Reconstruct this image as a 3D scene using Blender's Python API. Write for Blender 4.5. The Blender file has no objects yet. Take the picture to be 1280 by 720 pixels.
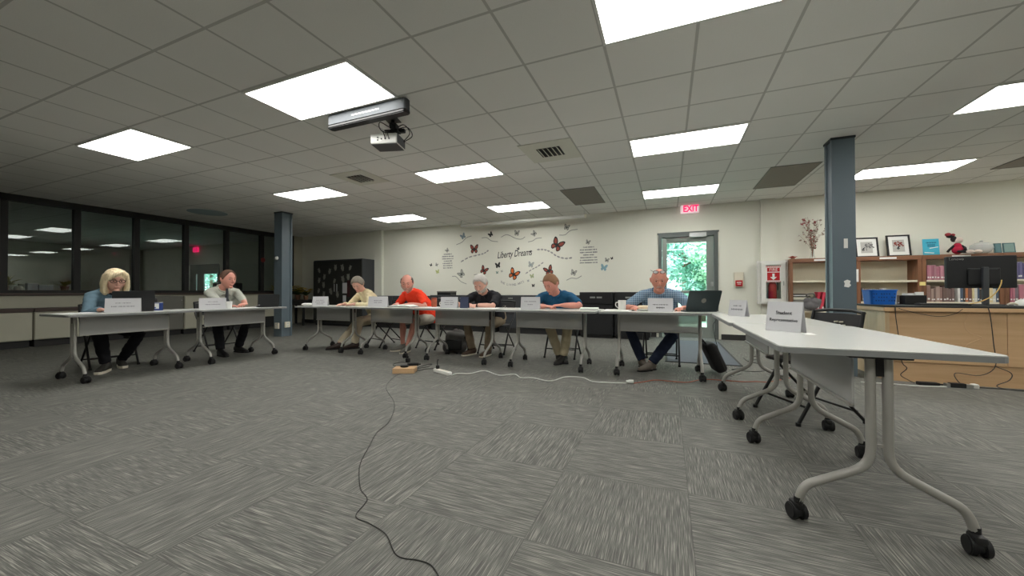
import bpy, bmesh, math, random
from mathutils import Vector, Matrix, Euler
PI = math.pi
rng = random.Random(7)
C = bpy.context.scene.collection
R = math.radians

# ------------------------------------------------------------------ materials
def lin(r, g, b):
    f = lambda c: (c/255/12.92) if c/255 <= .04045 else ((c/255+.055)/1.055)**2.4
    return (f(r), f(g), f(b), 1)

def mat(name, col, rough=.6, metal=0., var=.06, scale=30., bump=0., spec=.4, emit=None, estr=0., trans=0.):
    """plain procedural material: a base colour with a little noise in it"""
    m = bpy.data.materials.new(name); m.use_nodes = True
    nt = m.node_tree; b = nt.nodes['Principled BSDF']
    c = tuple(col) + ((1,) if len(col) == 3 else ())
    tc = nt.nodes.new('ShaderNodeTexCoord')
    nz = nt.nodes.new('ShaderNodeTexNoise'); nz.inputs['Scale'].default_value = scale; nz.inputs['Detail'].default_value = 3
    nt.links.new(tc.outputs['Object'], nz.inputs['Vector'])
    mx = nt.nodes.new('ShaderNodeMix'); mx.data_type = 'RGBA'
    mx.inputs[6].default_value = tuple(x*(1-var) for x in c[:3]) + (1,)
    mx.inputs[7].default_value = tuple(min(1, x*(1+var)) for x in c[:3]) + (1,)
    nt.links.new(nz.outputs['Fac'], mx.inputs[0]); nt.links.new(mx.outputs[2], b.inputs['Base Color'])
    b.inputs['Roughness'].default_value = rough; b.inputs['Metallic'].default_value = metal
    b.inputs['Specular IOR Level'].default_value = spec
    if trans: b.inputs['Transmission Weight'].default_value = trans
    if bump:
        bp = nt.nodes.new('ShaderNodeBump'); bp.inputs['Strength'].default_value = bump; bp.inputs['Distance'].default_value = .004
        nt.links.new(nz.outputs['Fac'], bp.inputs['Height']); nt.links.new(bp.outputs['Normal'], b.inputs['Normal'])
    if emit:
        b.inputs['Emission Color'].default_value = tuple(emit) + (1,); b.inputs['Emission Strength'].default_value = estr
    return m

def node(nt, t, **kw):
    n = nt.nodes.new(t)
    for k, v in kw.items(): setattr(n, k, v)
    return n

def math_n(nt, op, a, b=None, c=None):
    n = node(nt, 'ShaderNodeMath', operation=op)
    for i, v in enumerate((a, b, c)):
        if v is None: continue
        if isinstance(v, (int, float)): n.inputs[i].default_value = v
        else: nt.links.new(v, n.inputs[i])
    return n.outputs[0]

def carpet_mat():
    m = bpy.data.materials.new('carpet_tiles'); m.use_nodes = True; nt = m.node_tree; b = nt.nodes['Principled BSDF']
    tc = node(nt, 'ShaderNodeTexCoord'); sp = node(nt, 'ShaderNodeSeparateXYZ'); nt.links.new(tc.outputs['Object'], sp.inputs[0])
    X, Y = sp.outputs[0], sp.outputs[1]; T = .615
    ux = math_n(nt, 'DIVIDE', math_n(nt, 'ADD', X, .53), T); uy = math_n(nt, 'DIVIDE', math_n(nt, 'SUBTRACT', Y, 1.40), T)
    ix = math_n(nt, 'FLOOR', ux); iy = math_n(nt, 'FLOOR', uy)
    par = math_n(nt, 'MODULO', math_n(nt, 'ADD', math_n(nt, 'ADD', ix, iy), 1000), 2)
    tid = math_n(nt, 'ADD', math_n(nt, 'MULTIPLY', ix, 7.31), math_n(nt, 'MULTIPLY', iy, 3.77))
    # a = across the streaks, l = along them
    def sel(p, q): 
        n = node(nt, 'ShaderNodeMix', data_type='FLOAT'); nt.links.new(par, n.inputs[0])
        nt.links.new(p, n.inputs[2]); nt.links.new(q, n.inputs[3]); return n.outputs[0]
    a = sel(X, Y); l = sel(Y, X)
    def streak(sa, sl, off, detail=2.):
        cb = node(nt, 'ShaderNodeCombineXYZ')
        nt.links.new(math_n(nt, 'MULTIPLY', a, sa), cb.inputs[0]); nt.links.new(math_n(nt, 'MULTIPLY', l, sl), cb.inputs[1])
        nt.links.new(math_n(nt, 'ADD', tid, off), cb.inputs[2])
        nz = node(nt, 'ShaderNodeTexNoise'); nz.inputs['Scale'].default_value = 1; nz.inputs['Detail'].default_value = detail
        nt.links.new(cb.outputs[0], nz.inputs['Vector']); return nz.outputs['Fac']
    s1 = streak(400, 8., 0, 1.); s2 = streak(110, 6., 31.); s3 = streak(650, 30, 77., 2.)
    f = math_n(nt, 'ADD', math_n(nt, 'MULTIPLY', s1, .72), math_n(nt, 'ADD', math_n(nt, 'MULTIPLY', s2, .10), math_n(nt, 'MULTIPLY', s3, .18)))
    rp = node(nt, 'ShaderNodeValToRGB'); e = rp.color_ramp.elements
    e[0].position = .32; e[0].color = (.070, .070, .064, 1); e[1].position = .74; e[1].color = (.41, .405, .35, 1)
    x = rp.color_ramp.elements.new(.49); x.color = (.122, .122, .111, 1)
    x = rp.color_ramp.elements.new(.58); x.color = (.205, .204, .182, 1)
    nt.links.new(f, rp.inputs[0])
    # thin seams between the tiles
    def seam(u):
        fr = math_n(nt, 'FRACT', math_n(nt, 'ADD', u, 500)); return math_n(nt, 'LESS_THAN', math_n(nt, 'MINIMUM', fr, math_n(nt, 'SUBTRACT', 1, fr)), .004)
    sm = math_n(nt, 'MAXIMUM', seam(ux), seam(uy))
    mx = node(nt, 'ShaderNodeMix', data_type='RGBA'); nt.links.new(math_n(nt, 'MULTIPLY', sm, .45), mx.inputs[0]); nt.links.new(rp.outputs[0], mx.inputs[6]); mx.inputs[7].default_value = (.06, .06, .055, 1)
    nt.links.new(mx.outputs[2], b.inputs['Base Color']); b.inputs['Roughness'].default_value = .66; b.inputs['Specular IOR Level'].default_value = .32
    bp = node(nt, 'ShaderNodeBump'); bp.inputs['Strength'].default_value = .25; bp.inputs['Distance'].default_value = .004
    nt.links.new(f, bp.inputs['Height']); nt.links.new(bp.outputs[0], b.inputs['Normal'])
    return m

def ceiling_mat():
    m = bpy.data.materials.new('ceiling_tiles'); m.use_nodes = True; nt = m.node_tree; b = nt.nodes['Principled BSDF']
    tc = node(nt, 'ShaderNodeTexCoord'); sp = node(nt, 'ShaderNodeSeparateXYZ'); nt.links.new(tc.outputs['Object'], sp.inputs[0])
    def line(v, off, T, w):
        u = math_n(nt, 'FRACT', math_n(nt, 'ADD', math_n(nt, 'DIVIDE', math_n(nt, 'SUBTRACT', v, off), T), 500))
        return math_n(nt, 'LESS_THAN', math_n(nt, 'MINIMUM', u, math_n(nt, 'SUBTRACT', 1, u)), w/T/2)
    ln = math_n(nt, 'MAXIMUM', line(sp.outputs[0], GX0, GDX, .021), line(sp.outputs[1], GY0, GDY, .021))
    nz = node(nt, 'ShaderNodeTexNoise'); nz.inputs['Scale'].default_value = 160; nz.inputs['Detail'].default_value = 2; nt.links.new(tc.outputs['Object'], nz.inputs['Vector'])
    n2 = node(nt, 'ShaderNodeTexNoise'); n2.inputs['Scale'].default_value = .8; nt.links.new(tc.outputs['Object'], n2.inputs['Vector'])
    sc = math_n(nt, 'ADD', math_n(nt, 'MULTIPLY', nz.outputs['Fac'], .12), math_n(nt, 'MULTIPLY', n2.outputs['Fac'], .10))
    br = math_n(nt, 'ADD', sc, .89)
    c1 = node(nt, 'ShaderNodeMix', data_type='RGBA'); nt.links.new(ln, c1.inputs[0]); c1.inputs[6].default_value = (.85, .845, .81, 1); c1.inputs[7].default_value = (.56, .555, .525, 1)
    hs = node(nt, 'ShaderNodeHueSaturation'); nt.links.new(c1.outputs[2], hs.inputs['Color']); nt.links.new(br, hs.inputs['Value'])
    nt.links.new(hs.outputs[0], b.inputs['Base Color']); b.inputs['Roughness'].default_value = .9; b.inputs['Specular IOR Level'].default_value = .2
    bp = node(nt, 'ShaderNodeBump'); bp.inputs['Strength'].default_value = .5; bp.inputs['Distance'].default_value = .006
    nt.links.new(ln, bp.inputs['Height']); bp.invert = True; nt.links.new(bp.outputs[0], b.inputs['Normal'])
    return m

def wood_mat(name, c1, c2, rough=.4, axis=0, sc=3.):
    m = bpy.data.materials.new(name); m.use_nodes = True; nt = m.node_tree; b = nt.nodes['Principled BSDF']
    tc = node(nt, 'ShaderNodeTexCoord'); mp = node(nt, 'ShaderNodeMapping'); s = [sc*9, sc*9, sc*9]; s[axis] = sc*.6
    mp.inputs['Scale'].default_value = s; nt.links.new(tc.outputs['Object'], mp.inputs[0])
    nz = node(nt, 'ShaderNodeTexNoise'); nz.inputs['Scale'].default_value = 1; nz.inputs['Detail'].default_value = 5; nz.inputs['Distortion'].default_value = .6
    nt.links.new(mp.outputs[0], nz.inputs['Vector'])
    rp = node(nt, 'ShaderNodeValToRGB'); rp.color_ramp.elements[0].position = .3; rp.color_ramp.elements[0].color = c1; rp.color_ramp.elements[1].position = .7; rp.color_ramp.elements[1].color = c2
    nt.links.new(nz.outputs['Fac'], rp.inputs[0]); nt.links.new(rp.outputs[0], b.inputs['Base Color']); b.inputs['Roughness'].default_value = rough
    return m

def plaid_mat():
    m = bpy.data.materials.new('plaid_cotton'); m.use_nodes = True; nt = m.node_tree; b = nt.nodes['Principled BSDF']
    tc = node(nt, 'ShaderNodeTexCoord'); sp = node(nt, 'ShaderNodeSeparateXYZ'); nt.links.new(tc.outputs['Object'], sp.inputs[0])
    def band(v, T, w, o=0.):
        u = math_n(nt, 'FRACT', math_n(nt, 'ADD', math_n(nt, 'DIVIDE', v, T), 50+o)); return math_n(nt, 'LESS_THAN', u, w)
    h = math_n(nt, 'ADD', band(sp.outputs[0], .026, .4), band(sp.outputs[2], .026, .4))
    w = math_n(nt, 'MAXIMUM', band(sp.outputs[0], .026, .12, .6), band(sp.outputs[2], .026, .12, .6))
    c = node(nt, 'ShaderNodeMix', data_type='RGBA'); nt.links.new(math_n(nt, 'MULTIPLY', h, .5), c.inputs[0]); c.inputs[6].default_value = lin(118, 146, 168); c.inputs[7].default_value = lin(58, 88, 118)
    c2 = node(nt, 'ShaderNodeMix', data_type='RGBA'); nt.links.new(math_n(nt, 'MULTIPLY', w, .7), c2.inputs[0]); nt.links.new(c.outputs[2], c2.inputs[6]); c2.inputs[7].default_value = lin(172, 186, 196)
    nt.links.new(c2.outputs[2], b.inputs['Base Color']); b.inputs['Roughness'].default_value = .85
    return m

def glass_mat(name, tint=(.55, .58, .57), ior=1.5, base=.0):
    """thin pane: fresnel mirror over a tinted see-through"""
    m = bpy.data.materials.new(name); m.use_nodes = True; nt = m.node_tree; nt.nodes.remove(nt.nodes['Principled BSDF'])
    tr = node(nt, 'ShaderNodeBsdfTransparent'); tr.inputs[0].default_value = tint + (1,)
    gl = node(nt, 'ShaderNodeBsdfGlossy'); gl.inputs['Roughness'].default_value = .0; gl.inputs[0].default_value = (.9, .95, .93, 1)
    lw = node(nt, 'ShaderNodeLayerWeight'); lw.inputs[0].default_value = .5; f0 = ((ior-1)/(ior+1))**2+base   # Schlick, the same from both sides of the pane
    f2 = math_n(nt, 'ADD', math_n(nt, 'MULTIPLY', math_n(nt, 'POWER', lw.outputs['Facing'], 5.), 1-f0), f0)
    mx = node(nt, 'ShaderNodeMixShader'); nt.links.new(f2, mx.inputs[0]); nt.links.new(tr.outputs[0], mx.inputs[1]); nt.links.new(gl.outputs[0], mx.inputs[2])
    nt.links.new(mx.outputs[0], nt.nodes['Material Output'].inputs[0])
    return m

def lamp_mat(name, col, strength):
    m = bpy.data.materials.new(name); m.use_nodes = True; b = m.node_tree.nodes['Principled BSDF']
    b.inputs['Base Color'].default_value = (.8, .8, .8, 1); b.inputs['Emission Color'].default_value = col + (1,); b.inputs['Emission Strength'].default_value = strength
    return m

# ------------------------------------------------------------------ mesh helpers
def fr(loc=(0, 0, 0), rot=(0, 0, 0)):
    return Matrix.Translation(loc) @ Euler(rot).to_matrix().to_4x4()

def box(bm, c, s, bev=.0, rot=(0, 0, 0), seg=2):
    t = bmesh.new(); bmesh.ops.create_cube(t, size=1)
    for v in t.verts: v.co = Vector((v.co.x*s[0], v.co.y*s[1], v.co.z*s[2]))
    if bev: bmesh.ops.bevel(t, geom=t.edges[:], offset=bev, segments=seg, affect='EDGES', profile=.5)
    return merge(bm, t, fr(c, rot))

def merge(bm, t, M=None):
    if M is not None: t.transform(M)
    me = bpy.data.meshes.new('tmp'); t.to_mesh(me); t.free(); bm.from_mesh(me); bpy.data.meshes.remove(me)
    return bm

def bx(bm, x0, x1, y0, y1, z0, z1, bev=0.):
    return box(bm, ((x0+x1)/2, (y0+y1)/2, (z0+z1)/2), (x1-x0, y1-y0, z1-z0), bev)

def ring_frame(tan, hint):
    tan = tan.normalized(); s = tan.cross(hint)
    if s.length < 1e-4: s = tan.cross(Vector((1, 0, 0)) if abs(tan.x) < .9 else Vector((0, 1, 0)))
    s.normalize(); n = s.cross(tan).normalized()
    return s, n

def loft(bm, pts, rad, n=14, hint=(0, 0, 1), cap=True):
    """tube of elliptical rings; rad = list of r or (r_side, r_normal)"""
    pts = [Vector(p) for p in pts]; hint = Vector(hint); rows = []
    ps = None
    for i, p in enumerate(pts):
        t = (pts[min(i+1, len(pts)-1)]-pts[max(i-1, 0)])
        s, nn = ring_frame(t, hint)
        if ps is not None and hint.length == 0: pass
        if ps is not None and s.dot(ps) < 0: s, nn = -s, -nn
        ps = s
        r = rad[i] if isinstance(rad, (list, tuple)) else rad
        a, b = (r, r) if isinstance(r, (int, float)) else r
        rows.append([bm.verts.new(p+s*a*math.cos(2*PI*k/n)+nn*b*math.sin(2*PI*k/n)) for k in range(n)])
    for r0, r1 in zip(rows, rows[1:]):
        for k in range(n): bm.faces.new((r0[k], r0[(k+1) % n], r1[(k+1) % n], r1[k]))
    if cap:
        bm.faces.new(rows[0][::-1]); bm.faces.new(rows[-1])
    return bm

def smooth_path(pts, n=6):
    """Catmull-Rom through the points"""
    P = [Vector(p) for p in pts]; P = [P[0]*2-P[1]] + P + [P[-1]*2-P[-2]]; out = []
    for i in range(1, len(P)-2):
        for k in range(n):
            t = k/n; a, b, c, d = P[i-1], P[i], P[i+1], P[i+2]
            out.append(.5*((2*b)+(-a+c)*t+(2*a-5*b+4*c-d)*t*t+(-a+3*b-3*c+d)*t**3))
    out.append(P[-2]); return out

def fillet(pts, r, n=5):
    P = [Vector(p) for p in pts]; out = [P[0]]
    for a, b, c in zip(P, P[1:], P[2:]):
        u = (a-b); v = (c-b); d = min(r, u.length*.49, v.length*.49); p, q = b+u.normalized()*d, b+v.normalized()*d
        for k in range(n+1):
            t = k/n; out.append(p*(1-t)**2+b*2*t*(1-t)+q*t*t)
    out.append(P[-1]); return out

def tube(bm, pts, r, n=8, hint=(.13, .21, 1)):
    return loft(bm, pts, r, n, hint)

def cyl(bm, c, r, h, n=20, r2=None, rot=(0, 0, 0), bev=0.):
    t = bmesh.new(); bmesh.ops.create_cone(t, cap_ends=True, segments=n, radius1=r, radius2=r if r2 is None else r2, depth=h)
    if bev: bmesh.ops.bevel(t, geom=[e for e in t.edges if all(len(f.verts) > 4 or True for f in e.link_faces) and abs(e.verts[0].co.z-e.verts[1].co.z) < 1e-6], offset=bev, segments=2, affect='EDGES')
    return merge(bm, t, fr(c, rot))

def ball(bm, c, r, rot=(0, 0, 0), u=16, v=10):
    t = bmesh.new(); bmesh.ops.create_uvsphere(t, u_segments=u, v_segments=v, radius=1)
    s = (r, r, r) if isinstance(r, (int, float)) else r
    for q in t.verts: q.co = Vector((q.co.x*s[0], q.co.y*s[1], q.co.z*s[2]))
    return merge(bm, t, fr(c, rot))

def lathe(bm, prof, c=(0, 0, 0), n=24):
    rows = [[bm.verts.new((c[0]+r*math.cos(2*PI*k/n), c[1]+r*math.sin(2*PI*k/n), c[2]+z)) for k in range(n)] for r, z in prof]
    for a, b in zip(rows, rows[1:]):
        for k in range(n): bm.faces.new((a[k], a[(k+1) % n], b[(k+1) % n], b[k]))
    bm.faces.new(rows[0][::-1]); bm.faces.new(rows[-1]); return bm

def prism(bm, poly, z0, z1, M=None, bev=0.):
    t = bmesh.new(); a = [t.verts.new((x, y, z0)) for x, y in poly]; b = [t.verts.new((x, y, z1)) for x, y in poly]; n = len(poly)
    t.faces.new(a[::-1]); t.faces.new(b)
    for k in range(n): t.faces.new((a[k], a[(k+1) % n], b[(k+1) % n], b[k]))
    bmesh.ops.recalc_face_normals(t, faces=t.faces[:])
    if bev: bmesh.ops.bevel(t, geom=[e for e in t.edges if abs(e.verts[0].co.z-e.verts[1].co.z) < 1e-6], offset=bev, segments=2, affect='EDGES')
    return merge(bm, t, M)

def rrect(w, h, r, n=4, cx=0, cy=0):
    out = []
    for sx, sy, a0 in ((1, 1, 0), (-1, 1, 90), (-1, -1, 180), (1, -1, 270)):
        for k in range(n+1):
            a = R(a0+90*k/n); out.append((cx+sx*(w/2-r)+r*math.cos(a), cy+sy*(h/2-r)+r*math.sin(a)))
    return out

NB = bmesh.new
def obj(name, bm, m, parent=None, smooth=False, loc=None, label=None):
    bmesh.ops.recalc_face_normals(bm, faces=bm.faces[:])
    me = bpy.data.meshes.new(name); bm.to_mesh(me); bm.free()
    for x in (m if isinstance(m, (list, tuple)) else [m]): me.materials.append(x)
    if smooth:
        for p in me.polygons: p.use_smooth = True
        if smooth == 'auto':
            try: me.set_sharp_from_angle(angle=R(40))
            except Exception: pass
    o = bpy.data.objects.new(name, me); C.objects.link(o)
    if parent is not None: o.parent = parent
    if loc is not None: o.location = loc
    if label: o['label'] = label
    return o

def tag(o, label, cat, group=None):
    o['label'] = label; o['category'] = cat
    if group: o['group'] = group
    return o

def thing(name, label, cat, loc=(0, 0, 0), rz=0., group=None):
    o = bpy.data.objects.new(name, None); C.objects.link(o); o.location = loc; o.rotation_euler = (0, 0, rz); o.empty_display_size = .1
    return tag(o, label, cat, group)

def struct(name, bm, m, parent=None, smooth=False):
    o = obj(name, bm, m, parent, smooth)
    if parent is None: o['kind'] = 'structure'
    return o

def dup(root, loc, rz, label=None, group=None):
    r = root.copy(); C.objects.link(r); r.location = loc; r.rotation_euler = (0, 0, rz)
    if label: r['label'] = label
    if group: r['group'] = group
    for ch in list(root.children):
        c = ch.copy(); C.objects.link(c); c.parent = r
        for g in ch.children:
            d = g.copy(); C.objects.link(d); d.parent = c
    return r

def text_bm(s, size, depth=.002, align='CENTER', off=0.):
    """letters as a mesh in the XY plane, facing +Z"""
    cu = bpy.data.curves.new('t', 'FONT'); cu.body = s; cu.size = size; cu.extrude = depth; cu.align_x = align; cu.align_y = 'CENTER'; cu.resolution_u = 3; cu.offset = off
    o = bpy.data.objects.new('t', cu); C.objects.link(o)
    dg = bpy.context.evaluated_depsgraph_get(); me = bpy.data.meshes.new_from_object(o.evaluated_get(dg))
    bm = bmesh.new(); bm.from_mesh(me); bpy.data.objects.remove(o); bpy.data.curves.remove(cu); bpy.data.meshes.remove(me)
    return bm

def fuse(bm, voxel, it=2, fac=.5):
    """one continuous skin around overlapping volumes"""
    bmesh.ops.recalc_face_normals(bm, faces=bm.faces[:])
    me = bpy.data.meshes.new('f'); bm.to_mesh(me); bm.free()
    o = bpy.data.objects.new('f', me); C.objects.link(o)
    md = o.modifiers.new('r', 'REMESH'); md.mode = 'VOXEL'; md.voxel_size = voxel; md.adaptivity = 0
    if it:
        s = o.modifiers.new('s', 'SMOOTH'); s.iterations = it; s.factor = fac
    dg = bpy.context.evaluated_depsgraph_get(); m2 = bpy.data.meshes.new_from_object(o.evaluated_get(dg))
    b2 = bmesh.new(); b2.from_mesh(m2); bpy.data.objects.remove(o); bpy.data.meshes.remove(me); bpy.data.meshes.remove(m2)
    return b2

def frost_mat():
    m = bpy.data.materials.new('frosted_clear'); m.use_nodes = True; nt = m.node_tree; b = nt.nodes['Principled BSDF']; b.inputs['Base Color'].default_value = lin(226, 230, 230); b.inputs['Roughness'].default_value = .3
    tr = node(nt, 'ShaderNodeBsdfTransparent'); mx = node(nt, 'ShaderNodeMixShader'); mx.inputs[0].default_value = .38; nt.links.new(tr.outputs[0], mx.inputs[1]); nt.links.new(b.outputs[0], mx.inputs[2]); nt.links.new(mx.outputs[0], nt.nodes['Material Output'].inputs[0]); return m
def smoke_mat():
    """smoke-grey translucent plastic: some see-through, some sheen"""
    m = bpy.data.materials.new('smoke_plastic'); m.use_nodes = True; nt = m.node_tree; b = nt.nodes['Principled BSDF']
    b.inputs['Base Color'].default_value = lin(208, 208, 206); b.inputs['Roughness'].default_value = .25
    tr = node(nt, 'ShaderNodeBsdfTransparent'); tr.inputs[0].default_value = (.80, .80, .80, 1)
    mx = node(nt, 'ShaderNodeMixShader'); mx.inputs[0].default_value = .58; nt.links.new(b.outputs[0], mx.inputs[2]); nt.links.new(tr.outputs[0], mx.inputs[1])
    nt.links.new(mx.outputs[0], nt.nodes['Material Output'].inputs[0]); return m
GX0, GDX, GY0, GDY = -.42, .62, 2.16, .6125
CEIL = 2.775; WB = 8.7; WL = -11.0; WR = 7.3; WF = -3.2
M = {}
M['wall'] = mat('painted_wall', lin(228, 228, 216), .85, var=.015, scale=3, spec=.2)
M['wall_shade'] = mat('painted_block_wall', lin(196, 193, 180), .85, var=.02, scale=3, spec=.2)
M['carpet'] = carpet_mat(); M['ceil'] = ceiling_mat()
M['frame_dark'] = mat('dark_bronze_frame', lin(30, 29, 28), .5, var=.1)
M['glass'] = glass_mat('window_glass', (.80, .83, .83), 1.42, .0)
M['door_glass'] = glass_mat('door_glass', (.86, .93, .90), 1.45)
M['panel_lamp'] = lamp_mat('light_diffuser', (1., .985, .935), 13.)
M['white_metal'] = mat('white_enamel', lin(225, 225, 220), .4, var=.02)
M['table_top'] = mat('white_laminate', lin(212, 214, 210), .22, var=.015, scale=8, spec=.5)
M['table_edge'] = mat('grey_edge_band', lin(140, 142, 142), .5, var=.03)
M['table_leg'] = mat('silver_painted_steel', lin(168, 166, 160), .38, .25, var=.03, spec=.5)
M['modesty'] = smoke_mat()
M['black_plastic'] = mat('black_plastic', lin(30, 30, 31), .45, var=.1)
M['black_metal'] = mat('black_steel', lin(26, 26, 27), .4, .2, var=.1)
M['rubber'] = mat('black_rubber', lin(24, 24, 25), .6, var=.1)
M['column'] = mat('slate_blue_paint', lin(93, 106, 114), .42, var=.03, scale=4, spec=.45)
M['column_dark'] = mat('dark_slate_paint', lin(50, 56, 60), .5)
M['paper'] = mat('white_paper', lin(232, 233, 230), .8, var=.01)
M['card'] = mat('white_card_stock', lin(196, 196, 199), .75, var=.015)
M['ink'] = mat('grey_print', lin(122, 122, 128), .8)
M['ink_dark'] = mat('dark_print', lin(48, 48, 54), .8)
M['door_metal'] = mat('grey_green_aluminium', lin(140, 148, 142), .42, .3, var=.03)
M['door_dark'] = mat('dark_door_frame', lin(96, 102, 100), .45, .3, var=.04)
M['maple'] = wood_mat('maple_veneer', lin(198, 162, 122), lin(212, 178, 138), .38, 0, 2.)
M['maple_pale'] = wood_mat('pale_end_veneer', lin(188, 164, 128), lin(203, 180, 146), .4, 2, 2.)
M['walnut'] = wood_mat('brown_shelf_wood', lin(112, 74, 52), lin(146, 101, 74), .45, 0, 3.)
M['walnut_v'] = wood_mat('brown_upright_wood', lin(108, 72, 50), lin(142, 98, 70), .45, 2, 3.)
M['cream'] = mat('cream_laminate', lin(196, 194, 176), .5, var=.02, scale=5)
M['greige'] = mat('grey_laminate', lin(120, 119, 112), .5, var=.03, scale=5)
M['counter'] = mat('brown_counter', lin(78, 64, 58), .45, var=.08, scale=12)
M['kick'] = mat('dark_kick_board', lin(46, 46, 46), .6)
M['black_lam'] = mat('black_laminate', lin(30, 31, 33), .4, var=.1, scale=10)
M['charcoal'] = mat('charcoal_cabinet', lin(60, 63, 66), .45, var=.05, scale=10)
M['red'] = mat('red_enamel', lin(186, 30, 36), .45)
M['grille'] = mat('dark_return_grille', lin(146, 140, 131), .8, var=.25, scale=220)
M['offwhite'] = mat('offwhite_plastic', lin(220, 214, 196), .5)
M['chrome'] = mat('brushed_steel', lin(180, 182, 182), .28, .9)
M['lens_grey'] = mat('silver_grey_plastic', lin(84, 88, 92), .7, .0, var=.02)
# ------------------------------------------------------------------ the room shell
b = NB(); bx(b, WL-9.5, WR+.1, WF, WB+.2, -.12, 0); struct('floor', b, M['carpet'])
b = NB(); bx(b, WL-9.5, WR+.1, WF, WB+.2, CEIL, CEIL+.12); struct('ceiling', b, M['ceil'])
DX0, DX1, DZ = -.18, .95, 2.2
b = NB(); bx(b, WL-9.5, -17.1, WB, WB+.2, 0, CEIL); bx(b, -15.3, DX0, WB, WB+.2, 0, CEIL); bx(b, DX1, WR+.1, WB, WB+.2, 0, CEIL)
bx(b, DX0, DX1, WB, WB+.2, DZ, CEIL); bx(b, -17.1, -15.3, WB, WB+.2, 2.05, CEIL)
struct('wall_back', b, M['wall'])
b = NB(); bx(b, WR, WR+.15, WF, WB, 0, CEIL); struct('wall_right', b, M['wall'])
b = NB(); bx(b, WL-9.5, WR+.15, WF-.15, WF, 0, CEIL); struct('wall_front', b, M['wall'])
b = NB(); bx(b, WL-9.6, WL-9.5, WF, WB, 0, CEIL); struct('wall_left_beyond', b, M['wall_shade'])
# pilasters
b = NB(); bx(b, 1.69, 1.93, WB-.07, WB, 0, CEIL); struct('trim_1', b, M['wall'])
b = NB(); bx(b, -7.93, -7.66, WB-.09, WB, 0, CEIL); struct('trim_2', b, M['wall'])
# dark rubber base
b = NB(); bx(b, -7.6, DX0-.05, WB-.012, WB, 0, .11); bx(b, DX1+.05, 1.68, WB-.012, WB, 0, .11); bx(b, 1.94, WR, WB-.012, WB, 0, .11); bx(b, WL, -7.94, WB-.012, WB, 0, .11)
struct('baseboard_back', b, M['kick'])
# window wall on the left: low wall, dark frames, panes
WY = [-3.2, -1.0, -.07, .86, 1.80, 2.73, 3.64, 4.56, 5.5, 6.43, 7.38, 8.33]
b = NB(); bx(b, WL-.15, WL, WF, WB, 0, .93); bx(b, WL-.15, WL, 8.37, WB, .93, CEIL); struct('wall_left', b, M['cream'])
b = NB(); bx(b, WL-.2, WL+.06, WF, WB, .93, .975, .006); struct('trim_3', b, M['counter'])
for i, (y0, y1) in enumerate(zip(WY[2:], WY[3:])):
    b = NB(); w = .045
    bx(b, WL-.09, WL+.03, y0-w, y0+w, .975, CEIL-.09); bx(b, WL-.09, WL+.03, y0+w, y1-w, .975, 1.03); bx(b, WL-.09, WL+.03, y0-w, y1-w, CEIL-.12, CEIL)
    if i == len(WY)-4: bx(b, WL-.09, WL+.03, y1-w, y1+w, .975, CEIL)
    wd = struct('window_%d' % (i+1), b, M['frame_dark'])
    b = NB(); bx(b, WL-.04, WL-.032, y0+w, y1-w, 1.03, CEIL-.12); obj('pane', b, M['glass'], wd)
b = NB(); bx(b, WL-.15, WL, WF, WY[2]-.045, .975, CEIL); struct('wall_left_near', b, M['cream'])

# glass exit door
b = NB()
for x0, x1 in ((DX0, DX0+.07), (DX1-.07, DX1)): bx(b, x0, x1, WB-.04, WB+.12, 0, DZ, .004)
bx(b, DX0+.07, DX1-.07, WB-.04, WB+.12, DZ-.07, DZ, .004); bx(b, DX0-.02, DX1+.02, WB-.05, WB-.001, DZ, DZ+.03)
dr = struct('door_1', b, M['door_dark'])
b = NB(); y0, y1 = WB+.0, WB+.05; l0, l1 = DX0+.075, DX1-.075
bx(b, l0, -.01, y0, y1, .01, DZ-.075); bx(b, .74, l1, y0, y1, .01, DZ-.075); bx(b, -.01, .74, y0, y1, .01, .24); bx(b, -.01, .74, y0, y1, 2.01, DZ-.075)
obj('door_leaf', b, M['door_metal'], dr)
b = NB(); bx(b, -.01, .74, y0+.02, y0+.028, .24, 2.01); obj('glass_pane', b, M['door_glass'], dr)
b = NB(); bx(b, -.02, .79, WB-.05, WB-.02, .94, 1.0, .008); bx(b, .70, .84, WB-.06, WB+.001, .92, 1.02, .01); bx(b, -.08, .0, WB-.05, WB+.001, .93, 1.01, .01)
obj('push_bar', b, M['door_metal'], dr)
b = NB(); box(b, (.84, WB-.02, 1.13), (.05, .05, .09), .008); obj('door_lock', b, M['chrome'], dr)
b = NB(); bx(b, .42, .74, WB-.1, WB-.001, 2.10, 2.20, .01); tube(b, [(.50, WB-.06, 2.10), (.15, WB-.12, 2.09), (-.02, WB-.03, 2.09)], .012, 6); obj('door_closer', b, M['chrome'], dr)
# far room's door and its sidelight
b = NB(); y0, y1 = WB-.02, WB+.02; bx(b, -17.1, -16.70, y0, y1, 0, 2.05); bx(b, -16.64, -16.22, y0, y1, .25, 1.68); bx(b, -15.42, -15.3, y0, y1, 0, 2.05); bx(b, -16.70, -15.42, y0, y1, 1.68, 2.05); bx(b, -16.70, -15.42, y0, y1, 0, .25)
d2 = struct('door_2', b, M['door_dark']); b = NB(); bx(b, -16.70, -15.42, WB+.025, WB+.03, .25, 1.68); obj('glass_pane', b, M['door_glass'], d2)

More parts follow.
